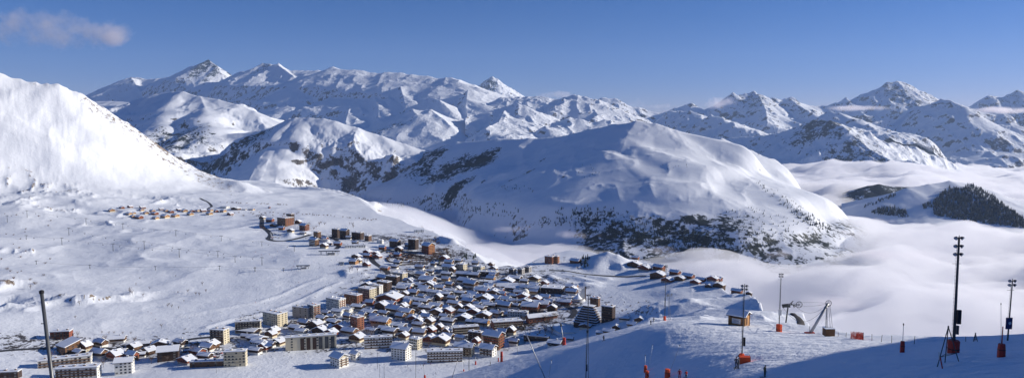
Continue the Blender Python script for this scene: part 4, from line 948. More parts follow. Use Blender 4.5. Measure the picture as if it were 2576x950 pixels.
def person(k, n, x, y, hp, label, face=180, group=None):
    px, py = cc(n, x, y); g = G(px, py); s = hp*CR[n][2]*g.y/FPX/1.78
    if 60 < g.y < 420: s = min(1.12, max(.9, s))
    else: s = 1.0
    return place(PE[k], g+Vector((0,0,.02)), R(face), label, s, group)
person('oo',5,443,943,78,'person in an olive ski suit standing alone on poles on the sunlit piste',100)
person('dg',5,266,888,75,'person in dark clothes with a tan pack, left of a close pair',150)
o = person('dd',5,279,890,72,'person in black clothes, right of a close pair near the red padded floodlight',60)
person('dd',4,730,566,50,'person in black standing at the crest of the shaded piste, left of two',120)
person('dd',4,752,545,50,'person in black beside the orange pad at the crest, right of two',200)
person('dd',4,391,682,44,'lone dark person on the shaded slope above the chalets',140)
person('rr',4,937,952,72,'person in red and black with helmet at the bottom edge, left of two',170)
person('rd',4,985,956,66,'person in a bright red jacket at the bottom edge, right of two',190)
person('dd',3,392,908,34,'dark person low on the lit piste, left of a couple',90)
person('rr',3,405,905,34,'person in red low on the lit piste, right of a couple',270)
person('dd',3,616,858,30,'dark person skiing at the very foot of the shaded slope',90)
random.seed(11)
for i in range(72):      # tiny skiers scattered over the nursery slopes
    r = random.random()
    if r < .45: n, x, y = 2, random.uniform(330, 660), random.uniform(255, 400)
    elif r < .7: n, x, y = 2, random.uniform(20, 560), random.uniform(380, 560)
    elif r < .85: n, x, y = 1, random.uniform(700, 1290), random.uniform(600, 690)
    else: n, x, y = 7, random.uniform(100, 500), random.uniform(440, 620)
    k = random.choice(['rd','dd','bd','rr','dd','dg'])
    nm = {'rd':'red jacket','dd':'black clothes','bd':'blue jacket','rr':'red suit','dg':'grey jacket'}[k]
    person(k, n, x, y, 10, 'tiny distant skier in %s on the sunlit nursery slopes' % nm, random.uniform(0, 360), 'distant skiers on the nursery slopes')
for i in range(14):
    n, x, y = 3, random.uniform(0, 240), random.uniform(850, 930)
    person(random.choice(['rd','dd','bd']), n, x, y, 10, 'tiny distant skier on the lit piste below the town', random.uniform(0, 360), 'distant skiers below the town')
for p in PE.values():
    if p['used'] == 0: print('UNUSED', p['label'])
# ------------------------------------------------------------------ floodlight masts
def up(n, x, y, ymin=0):
    px, py = cc(n, x, y); return G(px, py, ymin)
def top_at(n, x, y, Y):
    px, py = cc(n, x, y); return Vector(P(px, py, Y))
def floodlight(base, top, label, rad=.14, lamps=6, pad=None, padh=1.6, padr=.55, boxes=(), ladder=True, arm=True):
    """base and top as world points; the mast leans as it does in the view"""
    t = thing('floodlight_mast', label, 'floodlight', base, 0, 'floodlight masts along the piste'); d = top-base; H = d.length; ax = d.normalized()
    MB().tube((0,0,-1), d, rad, rad*.62, 12).build('pole', M['pole'], t)
    hd = MB(); n2 = (lamps+1)//2
    for i in range(n2): hd.tube(d-ax*(.15+i*rad*5.2)+Vector((-.4,0,0)), d-ax*(.15+i*rad*5.2)+Vector((.4,0,0)), .035, n=6)
    hd.tube(d-ax*.1, d+ax*.25, .05, n=6); hd.build('lamp_bracket', M['pole'], t)
    for i in range(lamps):
        s = -1 if i % 2 else 1; c = d-ax*(.15+(i//2)*rad*5.2)+Vector((s*.38, -.1 if s > 0 else .05, .02)); dr = Vector((-.75, -.45, -.5)) if s < 0 else Vector((.5, -.75, -.45))
        lm = MB().lathe([(.04,-.28),(.13,-.22),(.21,-.06),(.26,.1)], c, 14, axis=dr).build('lamp', M['black'], t, True)
        MB().lathe([(.245,.09),(.245,.115)], c, 14, axis=dr).build('lamp_glass', M['lens'], lm)
    if arm: MB().tube(d-ax*(n2*rad*5.2+.3)+Vector((-.75,0,0)), d-ax*(n2*rad*5.2+.3)+Vector((.35,0,.0)), .03, n=6).build('platform_bar', M['pole'], t)
    if ladder:
        ld = MB(); off = Vector((-rad-.16, -.05, 0))
        ld.tube(off*1.0+ax*2, d*.94+off*.8, .016, n=5)
        for i in range(int(H/.55)): p = ax*(2+i*.5); ld.tube(p+Vector((-rad-.2,-.05,0)), p+Vector((-rad*.5,0,0)), .014, n=4) if 2+i*.5 < H*.93 else None
        ld.build('ladder', M['pole'], t)
    for (f0, f1, w, ox, mt) in boxes:
        p = ax*H*f0; h = H*(f1-f0); MB().box(p.x+ox-w/2, p.x+ox+w/2, -rad-.35, -rad-.05, p.z, p.z+h).build('switch_box', M[mt], t)
    if pad:
        ph = [(padr,-.4),(padr*1.02,.1),(padr,padh*.5),(padr*1.03,padh*.95),(padr*.9,padh)]
        MB().lathe(ph, n=8).build('pad', M[pad], t); MB().lathe([(padr*1.05,padh*.3),(padr*1.05,padh*.36)], n=8).build('strap', M['black'], t)
    return t
b = up(4,830,535); floodlight(b, top_at(4,843,140,b.y), 'floodlight mast with orange pad at the crest near the lattice pylon',.13,4,'orange',1.9,.62,((.26,.42,.35,-.1,'pole'),))
b = up(5,300,850); floodlight(b, top_at(5,318,372,b.y), 'floodlight mast with red orange pads in the middle of the piste',.11,4,'orange',1.5,.42,((.22,.33,.3,.22,'black'),))
b = up(5,533,660); floodlight(b, top_at(5,547,300,b.y), 'floodlight mast with white box and orange pad right of the log hut',.12,4,'orange',1.9,.8,((.29,.39,.7,-.05,'white'),))
b = up(6,640,792); floodlight(b, top_at(6,677,72,b.y), 'tallest floodlight mast, six lamps, red pad, right side of the view',.21,6,'red',1.75,.72,((.26,.38,.5,.24,'black'),(.17,.245,.28,.12,'pole')))
b = up(6,978,716); t = floodlight(b, top_at(6,1010,340,b.y), 'floodlight mast at the right edge with a dark blue sign',.13,4,None,0,0,(),True)
MB().box(-.62,.42,-.32,-.22,2.0,3.9).build('sign_board', cl('blue sign', (.03,.04,.12)), t); MB().lathe([(.24,0),(.24,.02)], (.0,-.33,3.0), 14, axis=(0,-1,0)).build('sign_emblem', M['white'], t)
# masts whose feet stand below the frame or on the shaded slope
b = up(4,263,948); b = Vector((b.x, b.y, b.z)); floodlight(b, top_at(4,284,352,b.y), 'slim double post floodlight mast on the dark shaded slope',.13,2,None,0,0,((.09,.17,.25,.2,'black'),(.55,.58,.5,0,'pole')))
b = up(4,282,948); t = thing('service_pole', 'thin dark pole just right of the double post floodlight mast', 'pole', b); MB().tube((0,0,-1), top_at(4,282,470,b.y)-b, .07, .05, 8).build('pole', M['pole'], t)
for (n, x0, y0, x1, y1, lb) in [(3,812,780,814,515,'tall slim street lamp mast above the pool building roofs'),(3,425,900,427,655,'slim lamp mast with red pad in front of the cream gabled hotel'),(3,463,950,463,715,'slim dark lamp mast at the bottom edge beside the red padded one'),(2,865,895,863,730,'slim lamp mast between the cream slab blocks and the lower piste'),(2,878,950,878,872,'short lamp mast with round lamp heads cut by the bottom edge'),(2,905,950,903,868,'short thin mast right of the one with round lamp heads'),(2,1090,950,1090,760,'slim mast in front of the beige balcony block'),(3,80,950,82,770,'slim pole beneath the left end of the white block with brown centre'),(1,1082,925,1082,845,'lone thin mast on the lit piste left of the cream tower')]:
    b = up(n, x0, y0, 300); tp = top_at(n, x1, y1, b.y)
    t = floodlight(b, tp, lb, .16, 2, 'red' if 'red pad in' in lb else None, 2.2, .7, (), False, False)
# the big metal pole at the left
tp = top_at(1,208,522,42); bz = top_at(1,262,950,42); dd = (bz-tp); f = 1.0
while bz.z+dd.z*(f-1) > gz(max(-40, bz.x), 42) and f < 3: f += .1
base = tp+dd*f; t = thing('metal_pole', 'thick bare galvanised pole leaning left in the lower left corner', 'pole', base)
MB().tube((0,0,-1), tp-base, .14, .10, 16).build('pole', plain('weathered steel', (.13,.135,.14), .4, .2, 2, metal=.5), t, True); MB().lathe([(.135,-.06),(.14,.10),(.05,.16)], tp-base, 12).build('cap', M['black'], t)
MB().tube((tp-base)*.88+Vector((-.05,0,0)), (tp-base)*.88+Vector((-.28,0,.0)), .03, n=6).build('peg', M['black'], t)
# ------------------------------------------------------------------ snow lances, padded posts, stakes
def lance(b, tp, label, r=.06, pad=None, ph=1.6, pr=.42, name='snow_lance', cat='snow lance'):
    t = thing(name, label, cat, b); d = tp-b; a = d.normalized()
    MB().tube(-a*.6, d, r, r*.75, 8).build('tube', M['steel'], t, True)
    MB().tube(d-a*r*3, d+a*r*3, r*1.7, r*1.5, 8).build('nozzle_head', M['black'], t)
    if pad: MB().lathe([(pr,-.4),(pr*1.02,0),(pr*.98,ph*.6),(pr*.85,ph)], n=7).build('pad', M[pad], t); MB().lathe([(pr*1.03,ph*.55),(pr*1.03,ph*.6)], n=7).build('strap', M['black'], t)
    return t
b = up(3,1010,950); lance(b, top_at(3,857,592,b.y), 'long slanted steel snow lance rising left from the shaded slope',.17)
b = up(4,850,948); lance(b, top_at(4,940,713,b.y*.98), 'slanted snow lance leaning right out of a tall orange pad',.045,'orange',1.75,.55)
b = up(4,703,950); lance(b, top_at(4,746,708,b.y), 'thin snow lance above the shorter orange pad',.03,'orange',1.6,.42)
b = up(4,692,905); lance(b, top_at(4,691,785,b.y), 'rusty short post in an orange pad behind the thin lance',.045,'orange',1.5,.38,'padded_post','post')
b = up(3,1146,712,200); lance(b, top_at(3,1124,567,b.y), 'white snow lance with red foot at the crest above the ice rink',.22,'red',3.2,.8)
b = up(3,340,950); lance(b, top_at(3,382,815,b.y), 'thin snow lance leaning right on the lit piste below the town',.15)
b = up(3,145,950); lance(b, top_at(3,134,855,b.y), 'snow lance with red foot at the bottom edge of the lit piste',.3,'red',3.5,1.1)
b = up(3,1035,950); lance(b, top_at(3,1058,820,b.y), 'thin pale lance on the shaded slope right of the long slanted one',.05)
b = up(4,0,920); lance(b, top_at(4,17,820,b.y), 'thin pale lance farthest up the shaded slope',.05)
b = up(3,510,852,300); lance(b, top_at(3,510,790,b.y), 'grey snow gun post with red foot beside the gabled guest house',.25,'red',4,.9)
for i, (x, y) in enumerate([(675,830),(697,832)]):
    b = up(3,x,y,250); lance(b, top_at(3,x-2,y-48,b.y), '%s of two red padded posts below the great brown hotel' % ['left','right'][i],.15,'red',4.5,.6,'padded_post','post')
b = up(6,322,790); lance(b, top_at(6,330,615,b.y), 'dark steel post in a red pad left of the tripod',.05,'red',1.75,.33,'padded_post','post')
b = up(6,939,818); t = lance(b, top_at(6,938,487,b.y), 'rusty slim post in a wide red pad right of the tallest mast',.03,'red',1.55,.42,'padded_post','post'); MB().tube((0,0,1), (0,0,3.6), .055, n=8).build('sleeve', M['red'], t)
def stake(n, x, y, x1, y1, label, r=.05, g=None):
    b = up(n, x, y); t = MB().tube((0,0,-.3), top_at(n, x1, y1, b.y)-b, r, r*.9, 6).build('stake', M['dark_timber']); t.location = b; tag(t, label, 'stake', g); return b
for i, q in enumerate([(18,700,20,664),(80,712,80,665),(133,716,133,675),(190,725,197,680),(256,731,257,684),(396,738,401,688),(718,722,718,690)]):
    stake(6,*q,'wooden stake on the near skyline, %s from left of the right hand row' % NTH[i],.045,'stakes along the piste edge')
for i, q in enumerate([(903,690,903,664),(951,697,953,665),(1000,704,1000,660),(808,672,808,652),(723,660,725,625)]):
    stake(5,*q,'wooden stake near the slanted mast, %s' % ['right of its counterweight box','second right of its counterweight box','left of the red net','just left of its counterweight box','at the foot of the dark track'][i],.05,'stakes along the piste edge')
# tripods
def tripod(n, tp, feet, label, r):
    bs = [up(n, *f) for f in feet]; c = sum(bs, Vector())/len(bs); t = thing('tripod_frame', label, 'tripod', c)
    T = top_at(n, tp[0], tp[1], c.y)-c
    for f in bs: MB().tube(f-c-Vector((0,0,.2)), T, r, r, 7).build('leg', M['pole'], t)
    T2 = T*.22
    for i in range(len(bs)):
        a = (bs[i]-c).lerp(T, .24); b2 = (bs[(i+1) % len(bs)]-c).lerp(T, .24); MB().tube(a, b2, r*.7, r*.7, 6).build('brace', M['pole'], t)
    MB().tube(T-Vector((0,0,.1)), T+Vector((0,0,.12)), r*1.6, r*1.4, 8).build('cap', M['pole'], t); return t, bs, c
t, bs, c = tripod(6,(610,630),[(538,880),(588,853),(678,845)],'dark green tripod frame standing in front of the tallest mast',.055)
MB().tube(up(6,573,890)-c, top_at(6,560,822,bs[0].y)-c, .07, .07, 7).build('red_foot', M['red'], t); MB().tube(bs[0]-c+Vector((.15,-.1,.9)), bs[0]-c+Vector((.1,-.1,1.75)), .05, .07, 7).build('lamp_arm', M['white'], t)
tripod(6,(779,671),[(763,722),(775,719),(793,722)],'small far tripod frame on the skyline right of the tallest mast',.06)
# nets
def net(n, pts, h, label):
    bs = [up(n, *p) for p in pts]; t = thing('safety_net', label, 'safety net', bs[0]); mb = MB()
    for a, b in zip(bs[:-1], bs[1:]):
        k = max(3, int((b-a).length/.22))
        for i in range(k):
            for f in (0, 1):
                p = a.lerp(b, i/k)-bs[0]; q = a.lerp(b, (i+1.6)/k)-bs[0]; z0, z1 = (0, h) if f else (h, 0)
                mb.tube(p+Vector((0,random.uniform(-.1,.1),z0)), q+Vector((0,random.uniform(-.1,.1),z1*random.uniform(.6,1.1))), .022, .022, 3)
        mb.tube(a-bs[0]+Vector((0,0,h)), b-bs[0]+Vector((0,0,h*.9)), .03, n=4)
    mb.build('mesh', M['red'], t); return t
net(5,[(978,704),(1010,706),(1058,712)],1.5,'crumpled red safety net between stakes on the right skyline')
net(6,[(-2,702),(30,706),(78,712)],1.2,'continuation of the red safety net ending at a dark stake')
# orange fabric fence by the middle mast
b = up(5,320,853); t = thing('padded_barrier', 'orange red fabric barrier box beside the middle floodlight mast', 'barrier', b, R(-12))
MB().add([(-.85,-.5,-.3),(.85,-.5,-.3),(.85,.6,-.3),(-.85,.6,-.3),(-.95,-.5,1.0),(.8,-.6,1.15),(.85,.6,1.1),(-.9,.55,1.05)],[(0,3,2,1),(4,5,6,7),(0,1,5,4),(1,2,6,5),(2,3,7,6),(3,0,4,7)]).build('fabric', M['orange'], t)
for x, y in ((-.88,-.5),(.85,-.55),(.85,.62),(-.88,.6)): MB().tube((x,y,-.3),(x,y,1.3),.03,n=6).build('post', M['black'], t)
MB().add([(-1.3,-.2,1.0),(-1.0,-.2,1.0),(-1.0,-.2,1.5),(-1.3,-.17,1.0),(-1.0,-.17,1.0),(-1.0,-.17,1.5)],[(0,1,2),(5,4,3),(0,3,4,1),(1,4,5,2),(2,5,3,0)]).build('pennant', M['gold_timber'], t)
# ------------------------------------------------------------------ log hut with the white board
def hut():
    b = up(5,300,622); s = 110*CR[5][2]*b.y/FPX; t = thing('log_hut', 'honey coloured log hut with snowy roof and white notice board on the piste crest', 'hut', b+Vector((-.2,1.6,0)), R(-38))
    a, d, H = 2.1*s/4.9, 1.9*s/4.9, 3.0; lg = MB()
    for i in range(11):
        z = -.35+i*.29
        for y in (-d, d): lg.tube((-a-.3,y,z),(a+.3,y,z),.155,n=8)
        for x in (-a, a): lg.tube((x,-d-.3,z+.14),(x,d+.3,z+.14),.155,n=8)
    lg.build('log_wall', M['gold_timber'], t, True)
    MB().box(-a,a,-d,d,-.4,2.75).build('lining', M['timber'], t)
    v = MB().gable(-a,a,-d,d,2.75,3.45); v.build('gable_wall', M['timber'], t)
    rf = MB().slabroof(-a-.75,a+.75,-d-.75,d+.75,2.55,3.62,.12).build('roof', M['dark_timber'], t)
    MB().slabroof(-a-.7,a+.7,-d-.7,d+.7,2.70,3.78,.26).build('snow_cover', M['snow'], rf)
    bd = MB().box(-a*.62,a*.55,-d-.24,-d-.17,.55,1.95).build('notice_board', M['white'], t)
    # lettering too small to read: short dark strokes in three lines
    for r_, (z, x0, x1, hh) in enumerate(((1.62,-.5,.4,.12),(1.38,-.42,.3,.12),(1.12,-.5,.42,.1),(.8,-.4,.38,.06))):
        mb = MB(); x = x0*a
        while x < x1*a: w_ = random.uniform(.05,.14); mb.box(x, x+w_, -d-.255, -d-.24, z, z+hh); x += w_+.05
        mb.build('lettering', cl('sign ink', (.03,.05,.16)), bd)
    MB().box(a+.17,a+.22,-.5,.45,.2,2.1).build('door', M['timber'], t); MB().box(-a*.9,a*.7,-d-.26,-d-.16,2.15,2.5).build('shutter', M['dark_timber'], t)
hut()
# ------------------------------------------------------------------ slanted cable mast, its counterweight and return wheel
def cablemast():
    b = up(5,722,670); T = top_at(5,840,484,b.y)-b; t = thing('cable_mast', 'thick slanted pale steel mast with wheel on top leaning over the fog', 'mast', b)
    MB().tube((0,0,-.5), T, .38, .30, 12).build('boom', M['steel'], t, True); MB().box(-1.1,1.3,-.5,.5,-.4,.25).build('foot', M['red'], t)
    wh = MB(); 
    for i in range(20):
        a0, a1 = 2*math.pi*i/20, 2*math.pi*(i+1)/20; wh.tube(T+Vector((.1+.75*math.cos(a0),0,.75*math.sin(a0))), T+Vector((.1+.75*math.cos(a1),0,.75*math.sin(a1))), .07, n=5)
    for i in range(4): a0 = math.pi*i/4; wh.tube(T+Vector((.1+.75*math.cos(a0),0,.75*math.sin(a0))), T+Vector((.1-.75*math.cos(a0),0,-.75*math.sin(a0))), .04, n=4)
    wh.build('wheel', M['pole'], t)
    cb = up(5,842,688); cw = thing('counterweight', 'brown counterweight crate hanging from cables of the slanted mast', 'counterweight', cb)
    MB().box(-1.15,1.15,-.9,.9,.15,2.0).build('crate', M['timber'], cw); MB().box(-1.2,1.2,-.95,.95,2.0,2.15).build('snow_cover', M['snow'], cw)
    for x in (-.85,-.3,.35,.9): MB().tube((x,0,2.1), T+b-cb+Vector((x*.5,0,-.3)), .045, n=5).build('cable', M['pole'], cw)
    MB().tube((-.6,0,2.1), T+b-cb+Vector((-.4,0,-.6)), .1, n=6).build('guide_rail', M['steel'], cw)
    # the lift head on the left
    hb = up(5,600,560,150); Yh = b.y*1.15
    A = top_at(5,556,497,Yh); hb = Vector((A.x+1, A.y, gz(A.x+1, A.y))); h = thing('drag_lift_terminal', 'dark cable lift head with tilted truss and wheel left of the slanted mast', 'lift head', hb)
    def q(x, y): return top_at(5, x, y, Yh)-hb
    MB().tube((0,0,-1), q(590,500), .22, .2, 8).build('column', M['pole'], h)
    tr = MB()
    for (p0, p1) in [((552,492),(608,486)),((556,510),(606,494)),((552,492),(572,505)),((572,505),(580,489)),((580,489),(592,500)),((608,486),(640,505)),((600,490),(622,470)),((608,492),(660,492)),((620,490),(628,510))]: tr.tube(q(*p0), q(*p1), .14, n=5)
    for k in range(5): tr.tube(q(556+k*10,493), q(560+k*10,508), .28, n=5)
    tr.build('truss', M['pole'], h)
    wh = MB(); c = q(659,492)
    for i in range(16): a0, a1 = 2*math.pi*i/16, 2*math.pi*(i+1)/16; wh.tube(c+Vector((.9*math.cos(a0),0,.9*math.sin(a0))), c+Vector((.9*math.cos(a1),0,.9*math.sin(a1))), .09, n=5)
    for i in range(3): a0 = math.pi*i/3; wh.tube(c+Vector((.9*math.cos(a0),0,.9*math.sin(a0))), c-Vector((.9*math.cos(a0),0,.9*math.sin(a0))), .05, n=4)
    wh.build('wheel', M['pole'], h)
    for (p0, sag) in [((608,484),-.3),((620,492),.6),((640,505),2.2),((560,512),4.5)]:
        mb = MB(); a = q(*p0)+hb; e = T+b; pr = None
        for i in range(17):
            f = i/16; p = a.lerp(e, f)-Vector((0,0,4*sag*f*(1-f)))-hb
            if pr is not None: mb.tube(pr, p, .035, n=4)
            pr = p
        mb.build('cable', M['pole'], h)
cablemast()
# dark conveyor track curling over the slope
pts = [up(5,x,y,205) for x, y in ((556,516),(585,528),(620,550),(648,570),(668,595),(674,625),(670,655))]
o = ribbon('conveyor', pts, 7.5, plain('dark wet rubber', (.035,.032,.03), .6, .4, .5), .35) if False else None
mbp = MB(); Lp = []
for a, b in zip(pts[:-1], pts[1:]):
    for i in range(6): Lp.append(a.lerp(b, i/6))
Lp.append(pts[-1])
vs = []
for i, p in enumerate(Lp):
    d = Lp[min(i+1, len(Lp)-1)]-Lp[max(i-1, 0)]; d.z = 0; n_ = Vector((-d.y, d.x, 0)).normalized()*2.1
    for k in (-1, -.4, .4, 1): q_ = p+n_*k; vs.append((q_.x, q_.y, gz(q_.x, q_.y)+(.6 if abs(k) < 1 else -.2)))
mbp.add(vs, [(i*4+k, i*4+k+1, i*4+k+5, i*4+k+4) for i in range(len(Lp)-1) for k in range(3)])
o = mbp.build('rock_track', plain('dark wet earth', (.05,.042,.036), .8, .5, .6, bump=.3), smooth=True); o['kind'] = 'structure'; o.name = 'track'
# lattice masts
def lattice(n, x, y, x1, y1, label, w, head=None):
    b = up(n, x, y, 150); d = top_at(n, x1, y1, b.y)-b; t = thing('lattice_mast', label, 'lattice mast', b); H = d.length; mb = MB(); N = max(5, int(H/1.6))
    for i in range(N):
        p, q_ = d*(i/N), d*((i+1)/N)
        for sx, sy in ((-1,-1),(1,-1),(1,1),(-1,1)):
            mb.tube(p+Vector((sx*w,sy*w,0)), q_+Vector((sx*w,sy*w,0)), w*.14, n=4)
        s = 1 if i % 2 else -1; mb.tube(p+Vector((-s*w,-w,0)), q_+Vector((s*w,-w,0)), w*.1, n=4); mb.tube(p+Vector((w,-s*w,0)), q_+Vector((w,s*w,0)), w*.1, n=4)
    mb.build('lattice', M['steel'], t)
    if head: mbh = MB().tube(d*.93+Vector((-head,0,0)), d*.93+Vector((head,0,0)), .14, n=5).lathe([(.5,-.1),(.5,.1)], d*.93+Vector((head*.8,0,0)), 10, axis=(0,1,0)).lathe([(.5,-.1),(.5,.1)], d*.93+Vector((-head*.2,0,-.3)), 10, axis=(0,1,0)).box(d.x*.86-head*.6, d.x*.86+head*.9, -.1, .1, d.z*.86, d.z*.86+.2); mbh.build('sheave_arm', M['steel'], t)
    return t
lattice(5,366,440,368,366,'small lattice radio mast behind the last ridge lodges',.9)
lattice(4,866,528,858,335,'pale steel lattice lift pylon with sheave arms beside the crest mast',.34,1.7)
lattice(3,1147,110,1147,78,'small lattice power pylon on the rim right of the brick tower',1.1,3.5)
# ------------------------------------------------------------------ chairlifts on the snowfield
def pylon(n, x, y, hp, label, tarm=True, chair=None):
    px, py = cc(n, x, y); g = G(px, py, 350); H = hp*CR[n][2]*g.y/FPX
    t = thing('lift_pylon', label, 'lift pylon', g, R(-12), 'lift pylons on the snowfield')
    MB().tube((0,0,-2), (0,0,H), .55, .38, 8).build('pole', M['pole'], t)
    w = 3.0 if tarm else 1.4
    MB().tube((-w,0,H-.2), (w,0,H-.2), .28, n=6).build('crossbar', M['pole'], t)
    for s in (-1, 1): MB().box(s*w-.25, s*w+.25, -1.8, 1.8, H-.9, H-.35).build('sheave_train', M['black'], t)
    return g+Vector((0,0,H-.6))
pyl = {}
lines = {'A': [(1,132,258,22),(1,310,285,36),(1,566,315,38),(1,897,348,45),(1,1176,372,32)],
         'B': [(1,345,237,38),(1,722,307,42),(1,1090,346,32),(2,183,285,48)],
         'C': [(1,37,172,35),(1,136,148,36),(1,431,183,32),(1,615,207,30),(1,880,240,30),(1,1107,265,26),(2,182,172,28),(2,374,203,35)],
         'D': [(1,182,382,20),(1,450,403,20),(1,777,410,20),(1,1098,410,22),(1,1275,415,18),(2,142,322,26),(2,310,322,20)]}
ln = {'A':'front chairlift line','B':'middle chairlift line','C':'rear chairlift line','D':'low drag lift line'}
chair = thing('lift_chair', 'tiny empty chair hanging on a chairlift cable over the snowfield', 'lift chair', (0,0,0), 0, 'chairs of the chairlifts')
MB().tube((0,0,0),(0,0,-3.2),.07,n=5).build('hanger', M['pole'], chair); MB().box(-1.1,1.1,-.35,.3,-3.4,-3.2).build('seat', M['black'], chair); MB().box(-1.1,1.1,.25,.35,-3.3,-2.5).build('backrest', M['black'], chair)
freeze(chair)
for k, ps in lines.items():
    tops = []
    for i, (n, x, y, h) in enumerate(ps):
        tops.append(pylon(n, x, y, h, 'dark pylon on the snowfield, %s from the left of the %s' % (NTH[i], ln[k]), k != 'D'))
    if k == 'B': tops.sort(key=lambda v: proj(*v)[0])
    for s in (-1, 1):
        mb = MB()
        for a, b in zip(tops[:-1], tops[1:]):
            pr = None; off = Vector((s*(2.9 if k != 'D' else 1.3), -.4*s, 0))
            for i in range(9):
                f = i/8; p = a.lerp(b, f)+off-Vector((0,0,16*f*(1-f)*(b-a).length/220-.1))
                if pr is not None: mb.tube(pr, p, .06, n=3)
                pr = p
        o = mb.build('lift_cable', M['pole']); tag(o, 'thin dark cable strung along the %s, %s side' % (ln[k], 'near' if s < 0 else 'far'), 'cable')
    if k != 'D':
        for a, b in zip(tops[:-1], tops[1:]):
            m_ = max(2, int((b-a).length/45))
            for i in range(m_):
                f = (i+.5)/m_; s = 1 if i % 2 else -1; p = a.lerp(b, f)+Vector((s*2.9, -.4*s, 0))-Vector((0,0,16*f*(1-f)*(b-a).length/220))
                place(chair, p, R(20), 'tiny empty chair hanging on a chairlift cable over the snowfield')
# ------------------------------------------------------------------ cars
def make_car(col):
    t = MB(); L_, W_ = 2.15, .88
    prof = [(-L_,.35),(-L_,.8),(-1.3,.92),(-.75,1.42),(.95,1.45),(1.6,.98),(L_,.85),(L_,.35)]
    n = len(prof); v = [(x,-W_ if z < 1.2 else -W_*.85,z) for x, z in prof]+[(x,W_ if z < 1.2 else W_*.85,z) for x, z in prof]
    t.add(v, [tuple(range(n-1,-1,-1)), tuple(range(n,2*n))]+[(i,(i+1) % n,(i+1) % n+n,i+n) for i in range(n)])
    root = t.build('parked_car', cl(col+' car paint', {'dark':(.03,.035,.04),'red':(.30,.03,.02),'silver':(.35,.36,.38),'blue':(.04,.08,.2),'white':(.7,.7,.7)}[col]))
    tag(root, 'tiny parked car', 'car')
    MB().add([(-1.2,-W_*.9,.95),(-.75,-W_*.87,1.38),(.9,-W_*.87,1.4),(1.45,-W_*.9,1.0),(-1.2,W_*.9,.95),(-.75,W_*.87,1.38),(.9,W_*.87,1.4),(1.45,W_*.9,1.0)],[(0,1,2,3),(7,6,5,4),(0,4,5,1),(2,6,7,3),(1,5,6,2),(0,3,7,4)]).build('windows', M['glass'], root)
    MB().box(-.7,.9,-W_*.8,W_*.8,1.42,1.62).box(-2.05,-1.3,-W_*.9,W_*.9,.86,.98).build('snow_cover', M['snow'], root)
    for x in (-1.35, 1.35):
        for s in (-1, 1): MB().lathe([(.33,-.1),(.33,.1)], (x, s*W_*.92, .33), 8, axis=(0,1,0)).build('wheel', M['black'], root)
    return freeze(root)
CARS = {k: make_car(k) for k in ('dark','red','silver','blue','white')}
def cars(n, rows, where, step, th=None):
    for (x0, y0, x1, y1) in rows:
        a = up(n, x0, y0, 350); b = up(n, x1, y1, 350); m_ = max(2, int((b-a).length/step)); dr = math.atan2(b.y-a.y, b.x-a.x)+math.pi/2
        for i in range(m_+1):
            if random.random() < .18: continue
            p = a.lerp(b, i/m_); k = random.choice(['dark','dark','silver','blue','red','white','silver'])
            z = gz(p.x, p.y)
            place(CARS[k], (p.x+random.uniform(-.4,.4), p.y+random.uniform(-.4,.4), z+.12), dr+random.choice([0, math.pi])+random.uniform(-.06,.06), 'snow dusted %s car parked %s' % (k, where), None, 'cars parked '+where)
cars(7,[(1560,560,1640,575),(1700,560,1870,605),(1620,590,1790,620),(1600,625,1760,650),(1860,620,1990,650),(1830,650,2020,668),(1660,545,1760,560)],'in the terraced car park on the ring road',6.5)
cars(1,[(905,800,1100,808),(910,818,1108,826),(915,838,1100,846),(925,858,1060,858)],'in the full car park beside the garage wing',3.6)
cars(7,[(275,340,300,410),(310,345,390,365),(300,385,370,395)],'by the bend below the dark brown pyramid',6)
cars(7,[(1880,345,2060,340),(2080,330,2190,352)],'along the plateau rim before the fog',9)
cars(3,[(120,500,225,600),(245,620,330,640),(450,650,600,628),(700,612,850,578),(560,520,650,500),(860,545,960,530)],'along the dark main street',7)
cars(2,[(760,575,860,600),(900,640,1000,600),(350,640,470,600),(180,690,280,700),(530,770,560,700)],'between the chalets',8)
cars(3,[(880,585,1000,572),(900,600,1000,590)],'behind the ice rink',5)
# ------------------------------------------------------------------ trees and bushes
def bare(name, label, cat, h, sp, seed, bush=False):
    rnd = random.Random(seed); t = thing(name, label, cat); mb = MB(); tk = MB()
    if not bush: tk.tube((0,0,-.6),(0,0,h*.55),.16,.08,6)
    def br(p, d, l, r, lv, out):
        q = p+d*l; out.tube(p, q, r, r*.6, 4 if lv < 2 else 3)
        if lv < 3:
            for _ in range(3 if lv else 2): 
                e = (d+Vector((rnd.gauss(0,.45), rnd.gauss(0,.45), rnd.gauss(.1,.25)))).normalized(); br(q, e, l*rnd.uniform(.5,.8), r*.6, lv+1, out)
    N = 10 if not bush else 11
    for i in range(N):
        a = rnd.uniform(0, 6.28); z = 0 if bush else h*(.25+.32*i/N)
        br(Vector((rnd.gauss(0,sp*.25) if bush else 0, rnd.gauss(0,sp*.25) if bush else 0, z)), Vector((math.cos(a)*.6, math.sin(a)*.6, .85)).normalized(), h*(.22 if not bush else .35), .12, 0, mb)
    if bush: mb.build('branches', M['twig'], t)
    else: tk.build('trunk', M['bark'], t); mb.build('crown', M['twig'], t)
    return freeze(t)
BT = [bare('bare_tree', 'bare tree', 'tree', 8, 1, s) for s in (1, 2, 3)]; BB = [bare('bare_bush', 'bare bush', 'bush', 3.2, 2.2, s, True) for s in (4, 5)]
